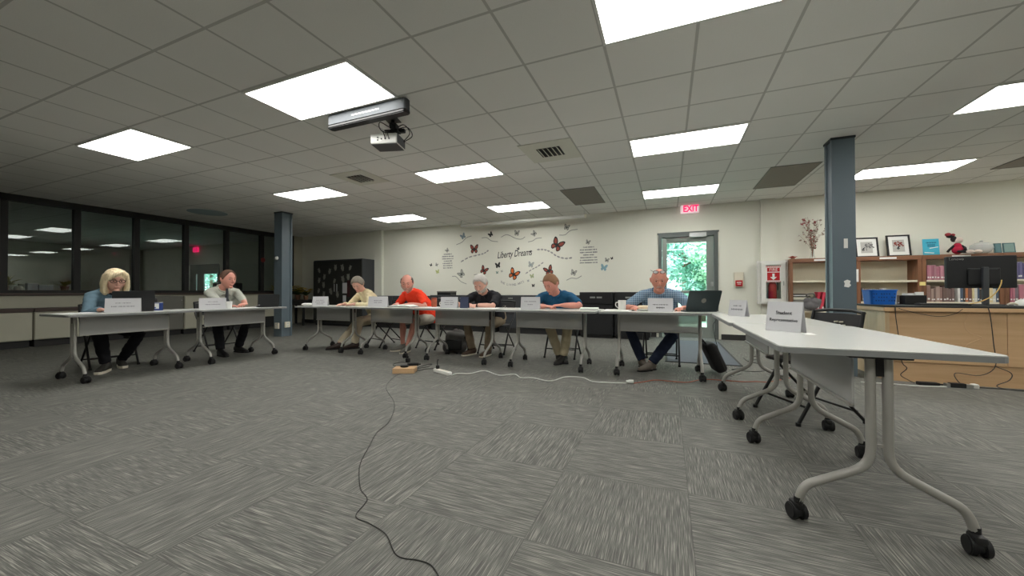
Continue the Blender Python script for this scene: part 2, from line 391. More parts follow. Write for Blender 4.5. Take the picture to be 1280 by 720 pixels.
# ------------------------------------------------------------------ ceiling lights
def light_at(x, y, label, dx=4*.31, dy=.6):
    t = thing('ceiling_light', label, 'ceiling light', (x, y, CEIL), 0, 'flat lit ceiling panels')
    b = NB(); f = .02
    for a in ((0, dx, 0, f), (0, dx, dy-f, dy), (0, f, f, dy-f), (dx-f, dx, f, dy-f)): bx(b, a[0], a[1], a[2], a[3], -.012, -.0005)
    obj('frame', b, M['white_metal'], t)
    b = NB(); bx(b, f, dx-f, f, dy-f, -.008, -.0008); obj('diffuser', b, M['panel_lamp'], t)
LX = [-6.64, -3.52, -.42, 2.66]
for r_, y in enumerate((2.17, 4.63, 7.08)):
    for c_, x in enumerate(LX):
        if (r_, c_) == (0, 3): continue
        lab = [['white ceiling light panel nearest the window wall, alone above the seated woman', 'large white ceiling light panel right beside the grey ceiling bar and projector', 'nearest ceiling light panel, cut by the top edge of the photo'],
               ['ceiling light panel just in front of the left blue-grey column', 'ceiling light panel between the projector and the square louvred air vent', 'wide ceiling light panel to the right of the louvred air vent', 'ceiling light panel cut by the right edge, past the right column'],
               ['small far ceiling light panel behind the left column, leftmost of the back row', 'far ceiling light panel above the screen case on the back wall', 'far ceiling light panel right in front of the exit sign', 'far ceiling light panel just right of the blue-grey right column']][r_][c_]
        light_at(x, y, lab)
light_at(-.42, -.3, 'ceiling light panel above and behind the viewpoint, middle of the room'); light_at(-3.52, -.3, 'ceiling light panel behind the viewpoint towards the windows')
light_at(2.66, -.3, 'ceiling light panel behind the viewpoint on the right side'); light_at(2.66, 2.17, 'ceiling light panel above the nearest table, out of the frame on the right')
light_at(5.76, 4.63, 'ceiling light panel over the desk beyond the right edge'); light_at(5.76, 7.08, 'ceiling light panel over the bookcases beyond the right edge')

light_at(-18.6, 1.9, 'unseen light panel added to brighten the next room, beyond the left edge')  # unseen fill panel, added to brighten the room behind the windows
# dark return grilles, vents
for x, y, w, l, lab in ((-1.74, 6.45, .58, 1.22, 'dark grey ceiling return grille nearest the middle of the back wall'), (1.40, 6.45, .58, 1.22, 'dark grey ceiling return grille left of the right column'), (4.42, 6.5, .58, 1.3, 'dark grey ceiling return grille cut by the right edge of the photo')):
    t = thing('return_grille', lab, 'air grille', (x, y, CEIL), 0, 'dark ceiling grilles')
    b = NB(); bx(b, 0, w, 0, l, -.006, -.0006); obj('mesh_panel', b, M['grille'], t)
    b = NB()
    for a in ((-.012, w+.012, -.012, 0), (-.012, w+.012, l, l+.012), (-.012, 0, 0, l), (w, w+.012, 0, l)): bx(b, *a, -.01, -.0005)
    obj('frame', b, M['greige'], t)
def vent(x, y, s, k, lab):
    t = thing('air_vent', lab, 'air vent', (x, y, CEIL), 0, 'louvred ceiling vents')
    b = NB(); bx(b, 0, s, 0, s, -.012, -.0006, .003); obj('plate', b, M['vent'], t)
    b = NB(); q = s*.5
    bx(b, q-k*.5, q+k*.5, q-k*.5, q+k*.5, -.0135, -.011); obj('throat', b, M['black_plastic'], t)
    for i in range(5):
        b = NB(); u = q-k*.5+k*(i+.5)/5
        box(b, (u, q, -.022), (k*.13, k, .004), 0, (0, R(38), 0)); obj('louver', b, M['vent'], t)
M['vent'] = mat('warm_white_vent', lin(218, 218, 206), .55, var=.02)
vent(-1.70, 4.28, .66, .30, 'square white ceiling vent with dark louvres above the middle of the back tables')
vent(-4.76, 4.22, .62, .30, 'square ceiling vent with dark louvres beyond the projector, nearer the windows')
b = NB(); cyl(b, (0, 0, -.004), .36, .008, 40); tag(obj('bluish_light_spot', b, mat('pale_blue_spot_colour', lin(158, 174, 182), .6), None, False, (-9.5, 5.15, CEIL-.0005)), 'flat disc coloured as a faint bluish light spot near the window wall', 'painted light spot')  # thin disc whose colour stands in for a bluish spot of light

# ------------------------------------------------------------------ columns
def column(x, y, s, lab, rz=0.):
    t = thing('column', lab, 'column', (x, y, 0), rz)
    b = NB(); h = s/2; f = .035
    poly = [(-h, -h), (h, -h), (h, -h+f), (h-.02, -h+f+.005), (h-.02, h-f-.005), (h, h-f), (h, h), (-h, h), (-h, h-f), (-h+.02, h-f-.005), (-h+.02, -h+f+.005), (-h, -h+f)]
    prism(b, poly, 0, CEIL-.001, None); obj('shaft', b, M['column'], t)
    b = NB(); bx(b, -h-.008, h+.008, -h-.008, h+.008, CEIL-.028, CEIL-.001, .004); obj('cap', b, M['column_dark'], t)
    return t
cl = column(-8.0, 5.85, .25, 'slate blue-grey square steel column on the left beside the window wall')
cr = column(1.89, 5.60, .218, 'slate blue-grey square steel column on the right beside the wooden desk')
def outlet(lab, loc, rz):
    t = thing('power_outlet', lab, 'outlet', loc, rz, 'outlets on the left column')
    b = NB(); box(b, (0, 0, 0), (.12, .03, .13), .005); obj('cover_plate', b, M['offwhite'], t)
    for dz in (-.028, .028):
        b = NB(); box(b, (0, -.0155, dz), (.05, .004, .04), .001); o = obj('socket', b, M['white_metal'], t)
        b = NB(); bx(b, -.012, -.007, -.019, -.0172, dz-.008, dz+.008); bx(b, .007, .012, -.019, -.0172, dz-.008, dz+.008); obj('slot', b, M['black_plastic'], o)
outlet('white double outlet on the window-side face of the left column', (-8.0, 5.85-.1406, .24), 0)
outlet('white double outlet on the room-side face of the left column', (-8.0+.1406, 5.85, .26), R(90))
b = NB(); cyl(b, (0, -.012, 0), .045, .024, 24, .04, (R(90), 0, 0)); ball(b, (0, -.026, 0), (.022, .012, .022)); tag(obj('round_sensor', b, M['white_metal'], None, 'auto', (-8.03, 5.85-.126, 1.74)), 'small round white sensor on the left column', 'sensor')
t = thing('switch_plate', 'narrow white switch plate on the upper part of the right column', 'switch', (1.905, 5.490, 1.53))
b = NB(); box(b, (0, -.003, 0), (.036, .007, .11), .002); obj('plate', b, M['white_metal'], t); b = NB(); box(b, (0, -.008, 0), (.012, .005, .03), .001); obj('toggle', b, M['white_metal'], t)
b = NB(); prism(b, [(-.03, -.035), (.012, -.045), (.035, -.02), (.022, .0), (.03, .03), (.0, .045), (-.032, .028), (-.022, .0)], 0, .002, fr((0, 0, 0), (R(90), 0, 0)))
tag(obj('torn_sticker', b, M['paper'], None, False, (1.915, 5.490, 1.065)), 'torn white sticker low on the right column', 'sticker')

# ------------------------------------------------------------------ exit sign, alarm, extinguisher, screen case
M['exit_face'] = mat('lit_exit_face', (.9, .88, .88), .5, emit=(1, .72, .78), estr=.45)
M['exit_red'] = mat('lit_exit_red', (.8, .03, .12), .5, emit=(1, .02, .16), estr=.85)
t = thing('exit_sign', 'lit white exit sign with red letters on the ceiling over the glass door', 'exit sign', (.43, 8.62, 2.605))
b = NB(); bx(b, -.17, .17, -.03, .03, 0, .165, .006); obj('housing', b, M['exit_face'], t)
b = text_bm('EXIT', .165, .003, 'CENTER', .006); bmesh.ops.scale(b, vec=(.86, 1.1, 1), verts=b.verts[:]); b.transform(fr((.02, -.034, .085), (R(90), 0, 0))); obj('lettering', b, M['exit_red'], t)
b = NB(); bx(b, -.1, .1, -.02, .02, .165, CEIL-2.605-.001); obj('canopy', b, M['white_metal'], t)
b = NB(); bx(b, -.14, .14, -.03, .03, -.09, .09, .006); o = obj('exit_sign', b, M['exit_red'], None, False, (-16.7, 8.66, 2.62)); tag(o, 'glowing red exit sign seen through the windows in the next room', 'exit sign')
t = thing('fire_alarm_pull', 'small cream and red fire alarm pull station beside the glass door', 'fire alarm', (1.31, WB-.001, 1.21))
b = NB(); bx(b, -.085, .085, -.05, 0, -.15, .15, .012); obj('back_box', b, M['offwhite'], t)
b = NB(); bx(b, -.062, .062, -.075, -.05, -.13, -.01, .008); o = obj('pull_handle', b, M['red'], t, label='red pull handle')
b = NB(); bx(b, -.04, .04, -.078, -.0745, -.06, -.045); bx(b, -.03, .03, -.078, -.0745, -.09, -.08); obj('print', b, M['paper'], o)
t = thing('extinguisher_cabinet', 'white metal fire extinguisher cabinet on the back wall by the bookcase', 'fire extinguisher cabinet', (1.85, WB-.071, 1.15))
b = NB(); w, h, d = .24, .41, .15
for a in ((-w, w, -d, 0, -h, -h+.03), (-w, w, -d, 0, h-.03, h), (-w, -w+.03, -d, 0, -h+.03, h-.03), (w-.03, w, -d, 0, -h+.03, h-.03), (-w+.03, w-.03, -.01, 0, -h+.03, h-.03)): bx(b, *a)
obj('cabinet_box', b, M['white_metal'], t)
b = NB()
for a in ((-.20, .20, .33, .38), (-.20, .20, -.38, -.31), (-.20, -.12, -.31, .33), (.12, .20, -.31, .33)): bx(b, a[0], a[1], -d-.012, -d+.004, a[2], a[3])
do = obj('door', b, M['white_metal'], t)
b = NB(); bx(b, .15, .165, -d-.03, -d-.012, -.06, .02, .003); obj('latch', b, M['chrome'], do)
b = NB(); bx(b, -.12, .12, -d-.006, -d-.002, -.31, .33); obj('window_pane', b, M['door_glass'], do)
b = NB(); bx(b, -.12, .12, -d-.012, -d-.007, .0, .31); sg = obj('fire_notice', b, M['paper'], do, label='red and white striped fire notice')
b = NB()
for k in range(11):
    for zz, z1 in ((.285, .31), (.0, .022)): 
        x = -.12+k*.0218; prism(b, [(x, zz), (x+.011, zz), (x+.018, z1), (x+.007, z1)], 0, .002, fr((0, -d-.012, 0), (R(90), 0, 0)))
bx(b, -.10, .10, -d-.014, -d-.0118, .20, .275); bx(b, -.10, .10, -d-.014, -d-.0118, .035, .185); obj('red_print', b, M['red'], sg)
b = text_bm('FIRE', .075, .001); b.transform(fr((0, -d-.0155, .237), (R(90), 0, 0))); obj('lettering', b, M['paper'], sg)
b = NB(); bx(b, -.018, .018, -d-.0165, -d-.0142, .09, .165); prism(b, [(-.055, .1), (.055, .1), (0, .045)], 0, .002, fr((0, -d-.0145, 0), (R(90), 0, 0))); obj('arrow', b, M['paper'], sg)
b = NB(); lathe(b, [(.062, -.37), (.068, -.35), (.068, -.06), (.05, -.01), (.022, .02), (.022, .05)], (0, -.075, 0), 20); ex = obj('extinguisher', b, M['red'], t, 'auto', label='red extinguisher behind the pane')
b = NB(); bx(b, -.05, .04, -.09, -.06, .05, .075, .004); tube(b, [(.02, -.08, .055), (.075, -.10, .03), (.075, -.12, -.15)], .009, 6); obj('valve_hose', b, M['black_plastic'], ex)
t = thing('screen_case', 'long white projection screen case hung along the top of the back wall', 'projection screen', (-3.25, 8.28, 2.655))
b = NB(); cyl(b, (0, 0, 0), .038, 3.15, 24, None, (0, R(90), 0)); obj('case', b, M['white_metal'], t, 'auto')
for x in (-1.58, 1.58):
    b = NB(); cyl(b, (x, 0, 0), .043, .03, 24, None, (0, R(90), 0)); obj('end_cap', b, M['offwhite'], t, 'auto')
    b = NB(); tube(b, [(x*.99, 0, .036), (x*.99, 0, .119)], .007, 6); obj('hanger', b, M['white_metal'], t)
b = NB(); tube(b, [(-.3, -.02, -.034), (-.3, -.02, -.06), (-.2, -.02, -.06), (-.2, -.02, -.034)], .007, 6); obj('pull_handle', b, M['white_metal'], t)

# ------------------------------------------------------------------ ceiling bar and projector
t = thing('ceiling_bar', 'long grey rounded bar mounted flat to the ceiling above the projector', 'ceiling mount bar', (-2.70, 2.835, CEIL))
b = NB(); prism(b, rrect(.98, .085, .035, 5), -.115, -.001, None, .012); obj('housing', b, M['lens_grey'], t, 'auto')
b = NB(); prism(b, rrect(.985, .09, .037, 5), -.138, -.108, None, .008); obj('bottom_shell', b, M['black_plastic'], t, 'auto')
b = NB(); bx(b, -.16, .18, -.0445, -.042, -.066, -.054); obj('light_slot', b, M['white_metal'], t)
t = thing('projector', 'small white projector with dark sides hanging under the grey ceiling bar', 'projector', (-2.69, 3.12, 2.49), R(16))
b = NB(); bx(b, -.14, .14, -.11, .11, 0, .105, .012); obj('body', b, M['white_metal'], t, 'auto')
b = NB(); bx(b, .1405, .144, -.10, .10, .008, .098, .001); bx(b, -.135, .135, -.10, .10, -.004, -.0005); obj('side_grille', b, M['charcoal'], t)
b = NB()
for x, z in ((-.06, .06), (-.06, .035), (-.02, .045), (.02, .045), (.06, .045)): cyl(b, (x, -.111, z), .008, .006, 10, None, (R(90), 0, 0))
obj('sockets', b, M['black_plastic'], t)
b = NB(); bx(b, .02, .09, -.05, .05, .105, .14, .006); cyl(b, (.05, 0, .21), .02, .14, 12); bx(b, -.02, .12, -.06, .06, .275, .284, .002); bx(b, .03, .10, -.05, .05, .18, .24, .01); tube(b, [(.05, 0, .14), (-.06, -.02, .105)], .008, 6); tube(b, [(.05, 0, .14), (.12, .05, .105)], .008, 6); bx(b, -.02, .12, -.05, .05, .15, .165, .004); obj('mount', b, M['black_metal'], t)
for pts in ([(.02, -.113, .05), (.03, -.15, .06), (.0, -.13, .115), (-.06, -.04, .165), (-.05, .0, .16)], [(.06, -.113, .045), (.065, -.15, .08), (.05, -.10, .13), (.04, -.04, .15)], [(.07, .02, .20), (.15, .05, .25), (.21, .06, .16), (.12, .06, .06)], [(.09, .03, .20), (.18, .07, .23), (.23, .08, .14), (.14, .06, .07)], [(.02, -.03, .20), (-.06, -.06, .24), (-.05, -.08, .16), (.03, -.06, .11)], [(.05, -.05, .22), (.10, -.09, .17), (.07, -.10, .12)]):
    b = NB(); tube(b, smooth_path(pts), .0045, 6); obj('cable', b, M['rubber'], t, True)
b = NB(); box(b, (.12, .06, .19), (.08, .05, .04), .01); obj('power_box', b, M['black_plastic'], t)
# ------------------------------------------------------------------ folding training tables
TZ = .745
def make_table(L, D, lx0, lx1, lab, spread=.54, swivel=0.):
    """length along local X, occupant side +Y, front at -Y; legs at lx0, lx1"""
    t = thing('training_table', lab, 'table', (0, 0, 0), 0, 'wheeled training tables')
    b = NB(); prism(b, rrect(L, D, .045, 4), TZ-.026, TZ-.004); top = obj('tabletop', b, M['table_edge'], t)
    b = NB(); prism(b, rrect(L-.004, D-.004, .043, 4), TZ-.004, TZ, None, .0015); obj('laminate', b, M['table_top'], top, label='white laminate surface')
    b = NB(); bx(b, lx0+.04, lx1-.04, -.02, .02, TZ-.055, TZ-.026); obj('support_rail', b, M['black_metal'], t)
    b = NB(); y = -.075
    bx(b, lx0+.02, lx1-.02, y-.004, y+.004, TZ-.235, TZ-.04)
    mp = obj('modesty_panel', b, M['modesty'], t, label='smoke-grey see-through panel')
    b = NB(); bx(b, lx0+.02, lx1-.02, y-.013, y+.006, TZ-.248, TZ-.235, .003); obj('lower_rail', b, M['table_leg'], mp)
    for x in (lx0, lx1):
        b = NB()
        for s in (-1, 1):
            yb = s*.027; ye = s*spread/2
            pts = fillet([(x, yb, TZ-.03), (x, yb, .272), (x, ye-s*.022, .155), (x, ye, .085)], .07, 5)
            tube(b, pts, .0168, 12, (1, .02, .03))
        bx(b, x-.004, x+.004, -.02, .02, .350, .362)
        obj('leg_frame', b, M['table_leg'], t, 'auto')
        b = NB(); bx(b, x-.02, x+.02, -.10, .10, TZ-.04, TZ-.0265, .003); bx(b, x-.012, x+.012, -.012, .012, TZ-.11, TZ-.04); obj('hinge_bracket', b, M['black_metal'], t)
        for s in (-1, 1):
            ye = s*spread/2; b = NB(); q = s*.012
            for dx in (-.019, .019): cyl(b, (x+dx, ye+q, .034), .034, .022, 20, None, (0, R(90), 0), .004)
            SW = Matrix.Translation((x, ye, 0)) @ Matrix.Rotation(swivel*(1+.12*s), 4, 'Z') @ Matrix.Translation((-x, -ye, 0)); b.transform(SW); w = obj('caster', b, M['rubber'], t, 'auto')
            b = NB(); cyl(b, (x, ye+q, .034), .026, .05, 16, None, (0, R(90), 0)); bx(b, x-.02, x+.02, ye+q-.028, ye+q+.028, .045, .078, .01); cyl(b, (x, ye, .085), .017, .03, 12); b.transform(SW); obj('caster_fork', b, M['black_plastic'], w, 'auto')
    return t
tabs = [ # centre, rz, L, leg offsets, label
 ((-2.745, 4.805), 0, 1.30, -.46, .46, 'grey-edged white table before the man in the black shirt'),
 ((-1.44, 4.805), 0, 1.31, -.46, .46, 'grey-edged white table before the man in the teal-blue shirt'),
 ((-.11, 4.83), 0, 1.31, -.45, .45, 'grey-edged white table before the man in the plaid shirt'),
 ((-4.03, 4.83), 0, 1.25, -.43, .43, 'grey-edged white table before the man in the orange shirt'),
 ((-5.27, 4.83), 0, 1.23, -.40, .40, 'grey-edged white table before the woman in the cream cardigan'),
 ((-6.105, 2.42), R(90), 1.16, -.42, .42, 'grey-edged white table before the blonde woman, leftmost table'),
 ((-6.04, 3.63), R(90), 1.24, -.45, .44, 'grey-edged white table before the man in the necktie'),
 ((.765, 3.825), R(-90), 1.27, -.38, .52, 'white table without a sitter between the plaid man\'s table and the nearest table'),
 ((.78, 2.535), R(-90), 1.29, -.30, .575, 'nearest white table at the right, with its end legs facing the viewer'),
]
for (x, y), rz, L, a, c, lab in tabs:
    t = make_table(L, .69, a, c, lab, .54, R(-82) if x > .7 else R(14)); t.location = (x, y, 0); t.rotation_euler = (0, 0, rz)

# ------------------------------------------------------------------ black folding chairs; sitter looks to +Y
def make_chair(lab):
    t = thing('folding_chair', lab, 'chair', (0, 0, 0), 0, 'black folding chairs')
    b = NB(); prism(b, rrect(.40, .40, .07, 4), .425, .447, None, .008); obj('seat', b, M['chair_vinyl'], t, 'auto')
    b = NB(); n = 9; vs = []
    for i in range(n):
        u = -1+2*i/(n-1); x = u*.205; y = -.262-.035*(1-u*u)
        vs.append([b.verts.new((x, y-.006-.03*zz, .60+.2*zz)) for zz in (0, .12, .5, .88, 1)] + [b.verts.new((x, y+.012-.03*zz, .60+.2*zz)) for zz in (1, .88, .5, .12, 0)])
    for p, q in zip(vs, vs[1:]):
        for k in range(10): b.faces.new((p[k], p[(k+1) % 10], q[(k+1) % 10], q[k]))
    b.faces.new(vs[0]); b.faces.new(vs[-1][::-1]); bk = obj('backrest', b, M['chair_vinyl'], t, 'auto')
    b = NB()
    for i in range(5):
        for k in range(4): 
            if (i+k) % 2 == 0: cyl(b, ((i-2)*.022, -.296, .66+.025*k), .006, .040, 8, None, (R(90), 0, 0))
    obj('vent_hole_light', b, M['offwhite'], bk)  # off-white pegs painted as light showing through the holes
    for s in (-1, 1):
        b = NB(); tube(b, fillet([(s*.215, -.28, .82), (s*.217, -.235, .60), (s*.222, -.0, .41), (s*.225, .235, .013)], .1, 4), .0125, 10, (1, 0, .1)); obj('front_leg', b, M['black_metal'], t, 'auto')
        b = NB(); tube(b, [(s*.195, .10, .425), (s*.198, -.06, .26), (s*.20, -.30, .013)], .0115, 10, (1, 0, .1)); obj('rear_leg', b, M['black_metal'], t, 'auto')
        for (x, y) in ((s*.225, .235), (s*.20, -.30)):
            b = NB(); cyl(b, (x, y, .012), .017, .024, 12); obj('foot_cap', b, M['rubber'], t, 'auto')
    b = NB(); tube(b, [(-.215, -.285, .812), (-.1, -.31, .826), (.1, -.31, .826), (.215, -.285, .812)], .0125, 10); obj('top_rail', b, M['black_metal'], t, 'auto')
    for pp in ([(-.225, .165, .13), (.225, .165, .13)], [(-.2, -.235, .09), (.2, -.235, .09)]): b = NB(); tube(b, pp, .009, 8); obj('cross_bar', b, M['black_metal'], t, 'auto')
    return t
M['chair_vinyl'] = mat('black_chair_vinyl', lin(44, 44, 46), .5, var=.12, scale=60)
def face(fx, fy): return math.atan2(-fx, fy)
CH = [((-6.93, 2.60), (1, -.12), 'black folding chair under the blonde woman in denim'),
      ((-6.93, 3.92), (1, -.08), 'black folding chair under the man in the necktie'),
      ((-4.80, 5.50), (-.35, -1), 'black folding chair under the woman in the cream cardigan'),
      ((-3.80, 5.62), (-.18, -1), 'black folding chair under the man in the orange shirt'),
      ((-2.58, 5.58), (0, -1), 'black folding chair under the man in the black shirt'),
      ((-1.47, 5.58), (0, -1), 'black folding chair under the man in the teal-blue shirt'),
      ((-.09, 5.58), (0, -1), 'black folding chair under the man in the plaid shirt'),
      ((.985, 3.62), (-.9, -.42), 'empty black folding chair with speckled back tucked under the right-hand tables')]
c0 = make_chair(CH[0][2])
for i, ((x, y), f, lab) in enumerate(CH):
    rz = face(*f)
    if i == 0: c0.location = (x, y, 0); c0.rotation_euler = (0, 0, rz)
    else: dup(c0, (x, y, 0), rz, lab)

# ------------------------------------------------------------------ name cards
def placard(x, y, rz, lab, lines, w=.28, h=.155):
    """folded tent card, printed face to local -Y"""
    t = thing('name_card', lab, 'name card', (x, y, TZ+.0005), rz, 'folded name cards')
    b = NB(); d = .05 if w > .22 else .026; th = .0012
    for s in (-1, 1):
        p = [(-w/2, s*d, 0), (w/2, s*d, 0), (w/2, 0, h), (-w/2, 0, h)]; nn = Vector((0, s*h, d)).normalized()*th
        v = [b.verts.new(q) for q in p]; u = [b.verts.new(Vector(q)+nn) for q in p]
        b.faces.new(v); b.faces.new(u[::-1])
        for k in range(4): b.faces.new((v[k], v[(k+1) % 4], u[(k+1) % 4], u[k]))
    obj('card', b, M['card'], t)
    d = .05 if w > .22 else .026; a = math.atan2(h, d); F = Matrix.Translation((0, -d, 0)) @ Matrix.Rotation(a, 4, 'X') ; L = math.hypot(h, d)
    b = NB()
    for txt, u, sz, bold in lines:
        if isinstance(txt, str):
            q = text_bm(txt, sz, .0008); q.transform(F @ Matrix.Translation((0, u*L, .0022))); merge(b, q)
        else:   # print too small to read: a row of word-length strokes
            x0 = -sum(txt)/2-.004*(len(txt)-1)
            for wd in txt:
                n = max(2, int(wd/.009))
                for k in range(n):
                    hh = sz*(.55+.45*((k*7+n) % 3)/2)
                    box_(b, F, x0+wd*(k+.5)/n, u*L, wd/n*.72, hh)
                x0 += wd+.008
    obj('print', b, M['ink_dark'] if lines[0][3] else M['ink'], t)
def box_(b, F, x, y, w, h):
    t = NB(); box(t, (x, y, .0022), (w, h, .0012)); merge(b, t, F)
def cam_face(x, y, k=1.): return math.atan2(x, -y)*0 + math.atan2(-(0-x)*-1, (0-y)*-1)
def rz_to(x, y, tx, ty):   # rotation that turns local -Y towards (tx,ty)
    return math.atan2(tx-x, -(ty-y))
two = lambda a, c, z=.012: [(a, .66, z*.8, 0), (c, .42, z, 0)]
placard(-5.97, 2.36, R(62), 'white folded name card in front of the blonde woman\'s laptop', two((.05, .07), (.05, .06, .07)), .30, .165)
placard(-5.90, 3.27, R(62), 'white folded name card beside the necktie man\'s paper cup', two((.04, .06), (.06, .10)), .30, .155)
placard(-5.52, 4.72, R(30), 'white folded name card left of the woman in the cream cardigan', [((.05, .07), .6, .012, 0), ((.08, .06), .4, .012, 0), ((.06, .05), .22, .012, 0)], .25, .16)
placard(-4.24, 4.70, R(24), 'white folded name card left of the man in the orange shirt', [((.07, .05), .6, .013, 0), ((.05, .06), .42, .013, 0)], .30, .165)
placard(-2.93, 4.70, R(16), 'white folded name card beside the black-shirted man\'s navy folder', [((.06, .04), .68, .01, 0), ((.07, .06), .5, .013, 0), ((.06, .05), .32, .012, 0)], .25, .16)
placard(-1.66, 4.64, R(10), 'white folded name card before the man in the teal-blue shirt', [((.05, .10), .64, .012, 0), ((.07,), .4, .012, 0)], .25, .165)
placard(-.08, 4.66, R(0), 'white folded name card before the man in the plaid shirt', [((.06, .10), .52, .011, 1), ((.09,), .3, .018, 1)], .27, .155)
placard(.61, 4.07, R(-52), 'white folded name card on the middle right table, beyond the nearest card', [((.05, .03), .64, .012, 0), ((.13,), .42, .016, 0)], .19, .15)
placard(.625, 2.61, R(-46), 'white folded name card reading Student Representative on the nearest table', [('Student', .62, .029, 1), ('Representative', .38, .026, 1)], .195, .17)
b = NB(); box(b, (0, 0, .0008), (.05, .09, .0016)); tag(obj('paper_slip', b, M['paper'], None, False, (.70, 2.49, TZ)), 'small white slip at the foot of the nearest name card', 'paper slip')

# ------------------------------------------------------------------ things on the tables
def sheet(name, lab, cat, x, y, w, h, rz, n=1, th=.0016, curl=.0, group=None, m='paper'):
    if n == 1:
        b = NB(); g = 8
        rows = [[b.verts.new((-w/2+w*i/g, -h/2+h*j/g, th*.5+curl*(abs(i/g-.5)*2)**3)) for i in range(g+1)] for j in range(g+1)]
        lo = [[b.verts.new(v.co-Vector((0, 0, th*.5))) for v in r] for r in rows]
        for j in range(g):
            for i in range(g):
                b.faces.new((rows[j][i], rows[j][i+1], rows[j+1][i+1], rows[j+1][i])); b.faces.new((lo[j][i], lo[j+1][i], lo[j+1][i+1], lo[j][i+1]))
        ed = [(rows[0], lo[0]), (rows[-1], lo[-1]), ([r[0] for r in rows], [r[0] for r in lo]), ([r[-1] for r in rows], [r[-1] for r in lo])]
        for p, q in ed:
            for k in range(g): b.faces.new((p[k], p[k+1], q[k+1], q[k]))
        return tag(obj(name, b, M[m], None, False, (x, y, TZ)), lab, cat, group) or None
    t = thing(name, lab, cat, (x, y, TZ), rz, group)
    for k in range(n):
        b = NB(); box(b, (rng.uniform(-.006, .006), rng.uniform(-.006, .006), th*(k+.5)), (w, h, th*.9), 0, (0, 0, rng.uniform(-.05, .05))); obj('sheet', b, M[m], t)
    return t
def rot(o, rz): o.rotation_euler = (0, 0, rz)
o = sheet('paper_sheet', 'white sheet of paper at the left end of the blonde woman\'s table', 'paper', -6.22, 2.05, .22, .30, 0)
sheet('paper_stack', 'flat papers under the necktie man\'s hands', 'paper', -5.88, 3.62, .30, .42, 0, 3)
sheet('paper_stack', 'loose white sheets on the right half of the black-shirted man\'s table', 'paper', -2.36, 4.78, .30, .22, .1, 3)
sheet('paper_stack', 'thick white papers at the right end of the teal-shirted man\'s table', 'paper', -.93, 4.83, .23, .28, .2, 9, .003)
sheet('paper_stack', 'white papers at the left end of the plaid man\'s table', 'paper', -.57, 4.70, .32, .24, -.1, 4)
sheet('paper_stack', 'white sheets between the tumbler and the white mug', 'paper', -3.27, 4.70, .22, .28, .1, 3)
# folded white bundle
b = NB()
for i in range(4): ball(b, (-.07+.045*i, .01*(i % 2), .024), (.075, .07, .024), (0, 0, .4*i))
tag(obj('folded_napkin', fuse(b, .008, 2), M['paper'], None, True, (-5.73, 4.66, TZ)), 'rumpled white bundle at the left end of the cardigan woman\'s table', 'napkin')
# open book before the orange-shirted man
t = thing('open_book', 'open book with a dark cover before the man in the orange shirt', 'book', (-3.88, 4.86, TZ), .1)
b = NB(); bx(b, -.2, .2, -.14, .14, 0, .006); obj('cover', b, M['black_plastic'], t)
b = NB()
for s in (-1, 1):
    pr = [(0, .006), (0, .022), (s*.03, .034), (s*.10, .034), (s*.19, .014), (s*.19, .006)]; v0 = [b.verts.new((x, -.13, z)) for x, z in pr]; v1 = [b.verts.new((x, .13, z)) for x, z in pr]
    b.faces.new(v0); b.faces.new(v1)
    for k in range(6): b.faces.new((v0[k], v0[(k+1) % 6], v1[(k+1) % 6], v1[k]))
obj('pages', b, M['paper'], t)

def cup(name, lab, x, y, r, h, m, handle=False, cat='cup', taper=.82):
    t = thing(name, lab, cat, (x, y, TZ))
    b = NB(); lathe(b, [(r*taper, .0005), (r*taper, .003), (r, h-.003), (r+.002, h-.001), (r, h), (r-.004, h-.002), (r*taper-.004, .006)], (0, 0, 0), 24); obj('cup_body', b, m, t, 'auto')
    if handle:
        b = NB(); tube(b, smooth_path([(-r*.9, 0, h*.8), (-r*1.5, 0, h*.75), (-r*1.6, 0, h*.45), (-r*.95, 0, h*.2)]), .006, 8); obj('handle', b, m, t, True)
    return t
cup('paper_cup', 'white paper cup before the man in the necktie', -5.80, 3.42, .042, .105, M['paper'])
cup('mug', 'white mug beside the black-shirted man\'s name card', -3.12, 4.84, .043, .10, M['white_metal'], True, 'mug', .95)
cup('mug', 'white mug with handle at the left of the plaid man', -.53, 4.88, .048, .125, M['white_metal'], True, 'mug', .95)
t = thing('tumbler', 'copper-red drinks tumbler between the orange and black shirted men', 'tumbler', (-3.33, 4.90, TZ))
M['copper'] = mat('copper_red_print', lin(176, 92, 66), .4, .2, var=.35, scale=25)
b = NB(); lathe(b, [(.036, 0), (.04, .004), (.043, .05), (.043, .115), (.04, .12)], (0, 0, 0), 24); obj('can_body', b, M['copper'], t, 'auto')
b = NB(); lathe(b, [(.043, .1205), (.044, .124), (.044, .14), (.04, .146), (.02, .147)], (0, 0, 0), 24); obj('lid', b, mat('red_brown_lid', lin(140, 66, 50), .4), t, 'auto')
t = thing('tape_roll', 'white plate with a cream bread ring before the plaid man', 'plate', (-.27, 4.90, TZ))
t.name = 'snack_plate'
b = NB(); lathe(b, [(.05, .0), (.09, .012), (.10, .02), (.098, .022), (.088, .016), (.05, .005)], (0, 0, 0), 28); obj('plate', b, M['paper'], t, 'auto')
b = NB(); bmesh.ops.create_uvsphere(b, u_segments=4, v_segments=3, radius=.0001); b.clear()
rg = [(.06*math.cos(2*PI*k/24), .06*math.sin(2*PI*k/24), .038) for k in range(25)]; loft(b, rg, .024, 10, (0, 0, 1), False); obj('bread_ring', b, mat('pale_crust', lin(226, 206, 178), .7, var=.1), t, True)
t = thing('phone', 'small dark phone lying left of the plaid man\'s plate', 'phone', (-.42, 4.84, TZ), .2)
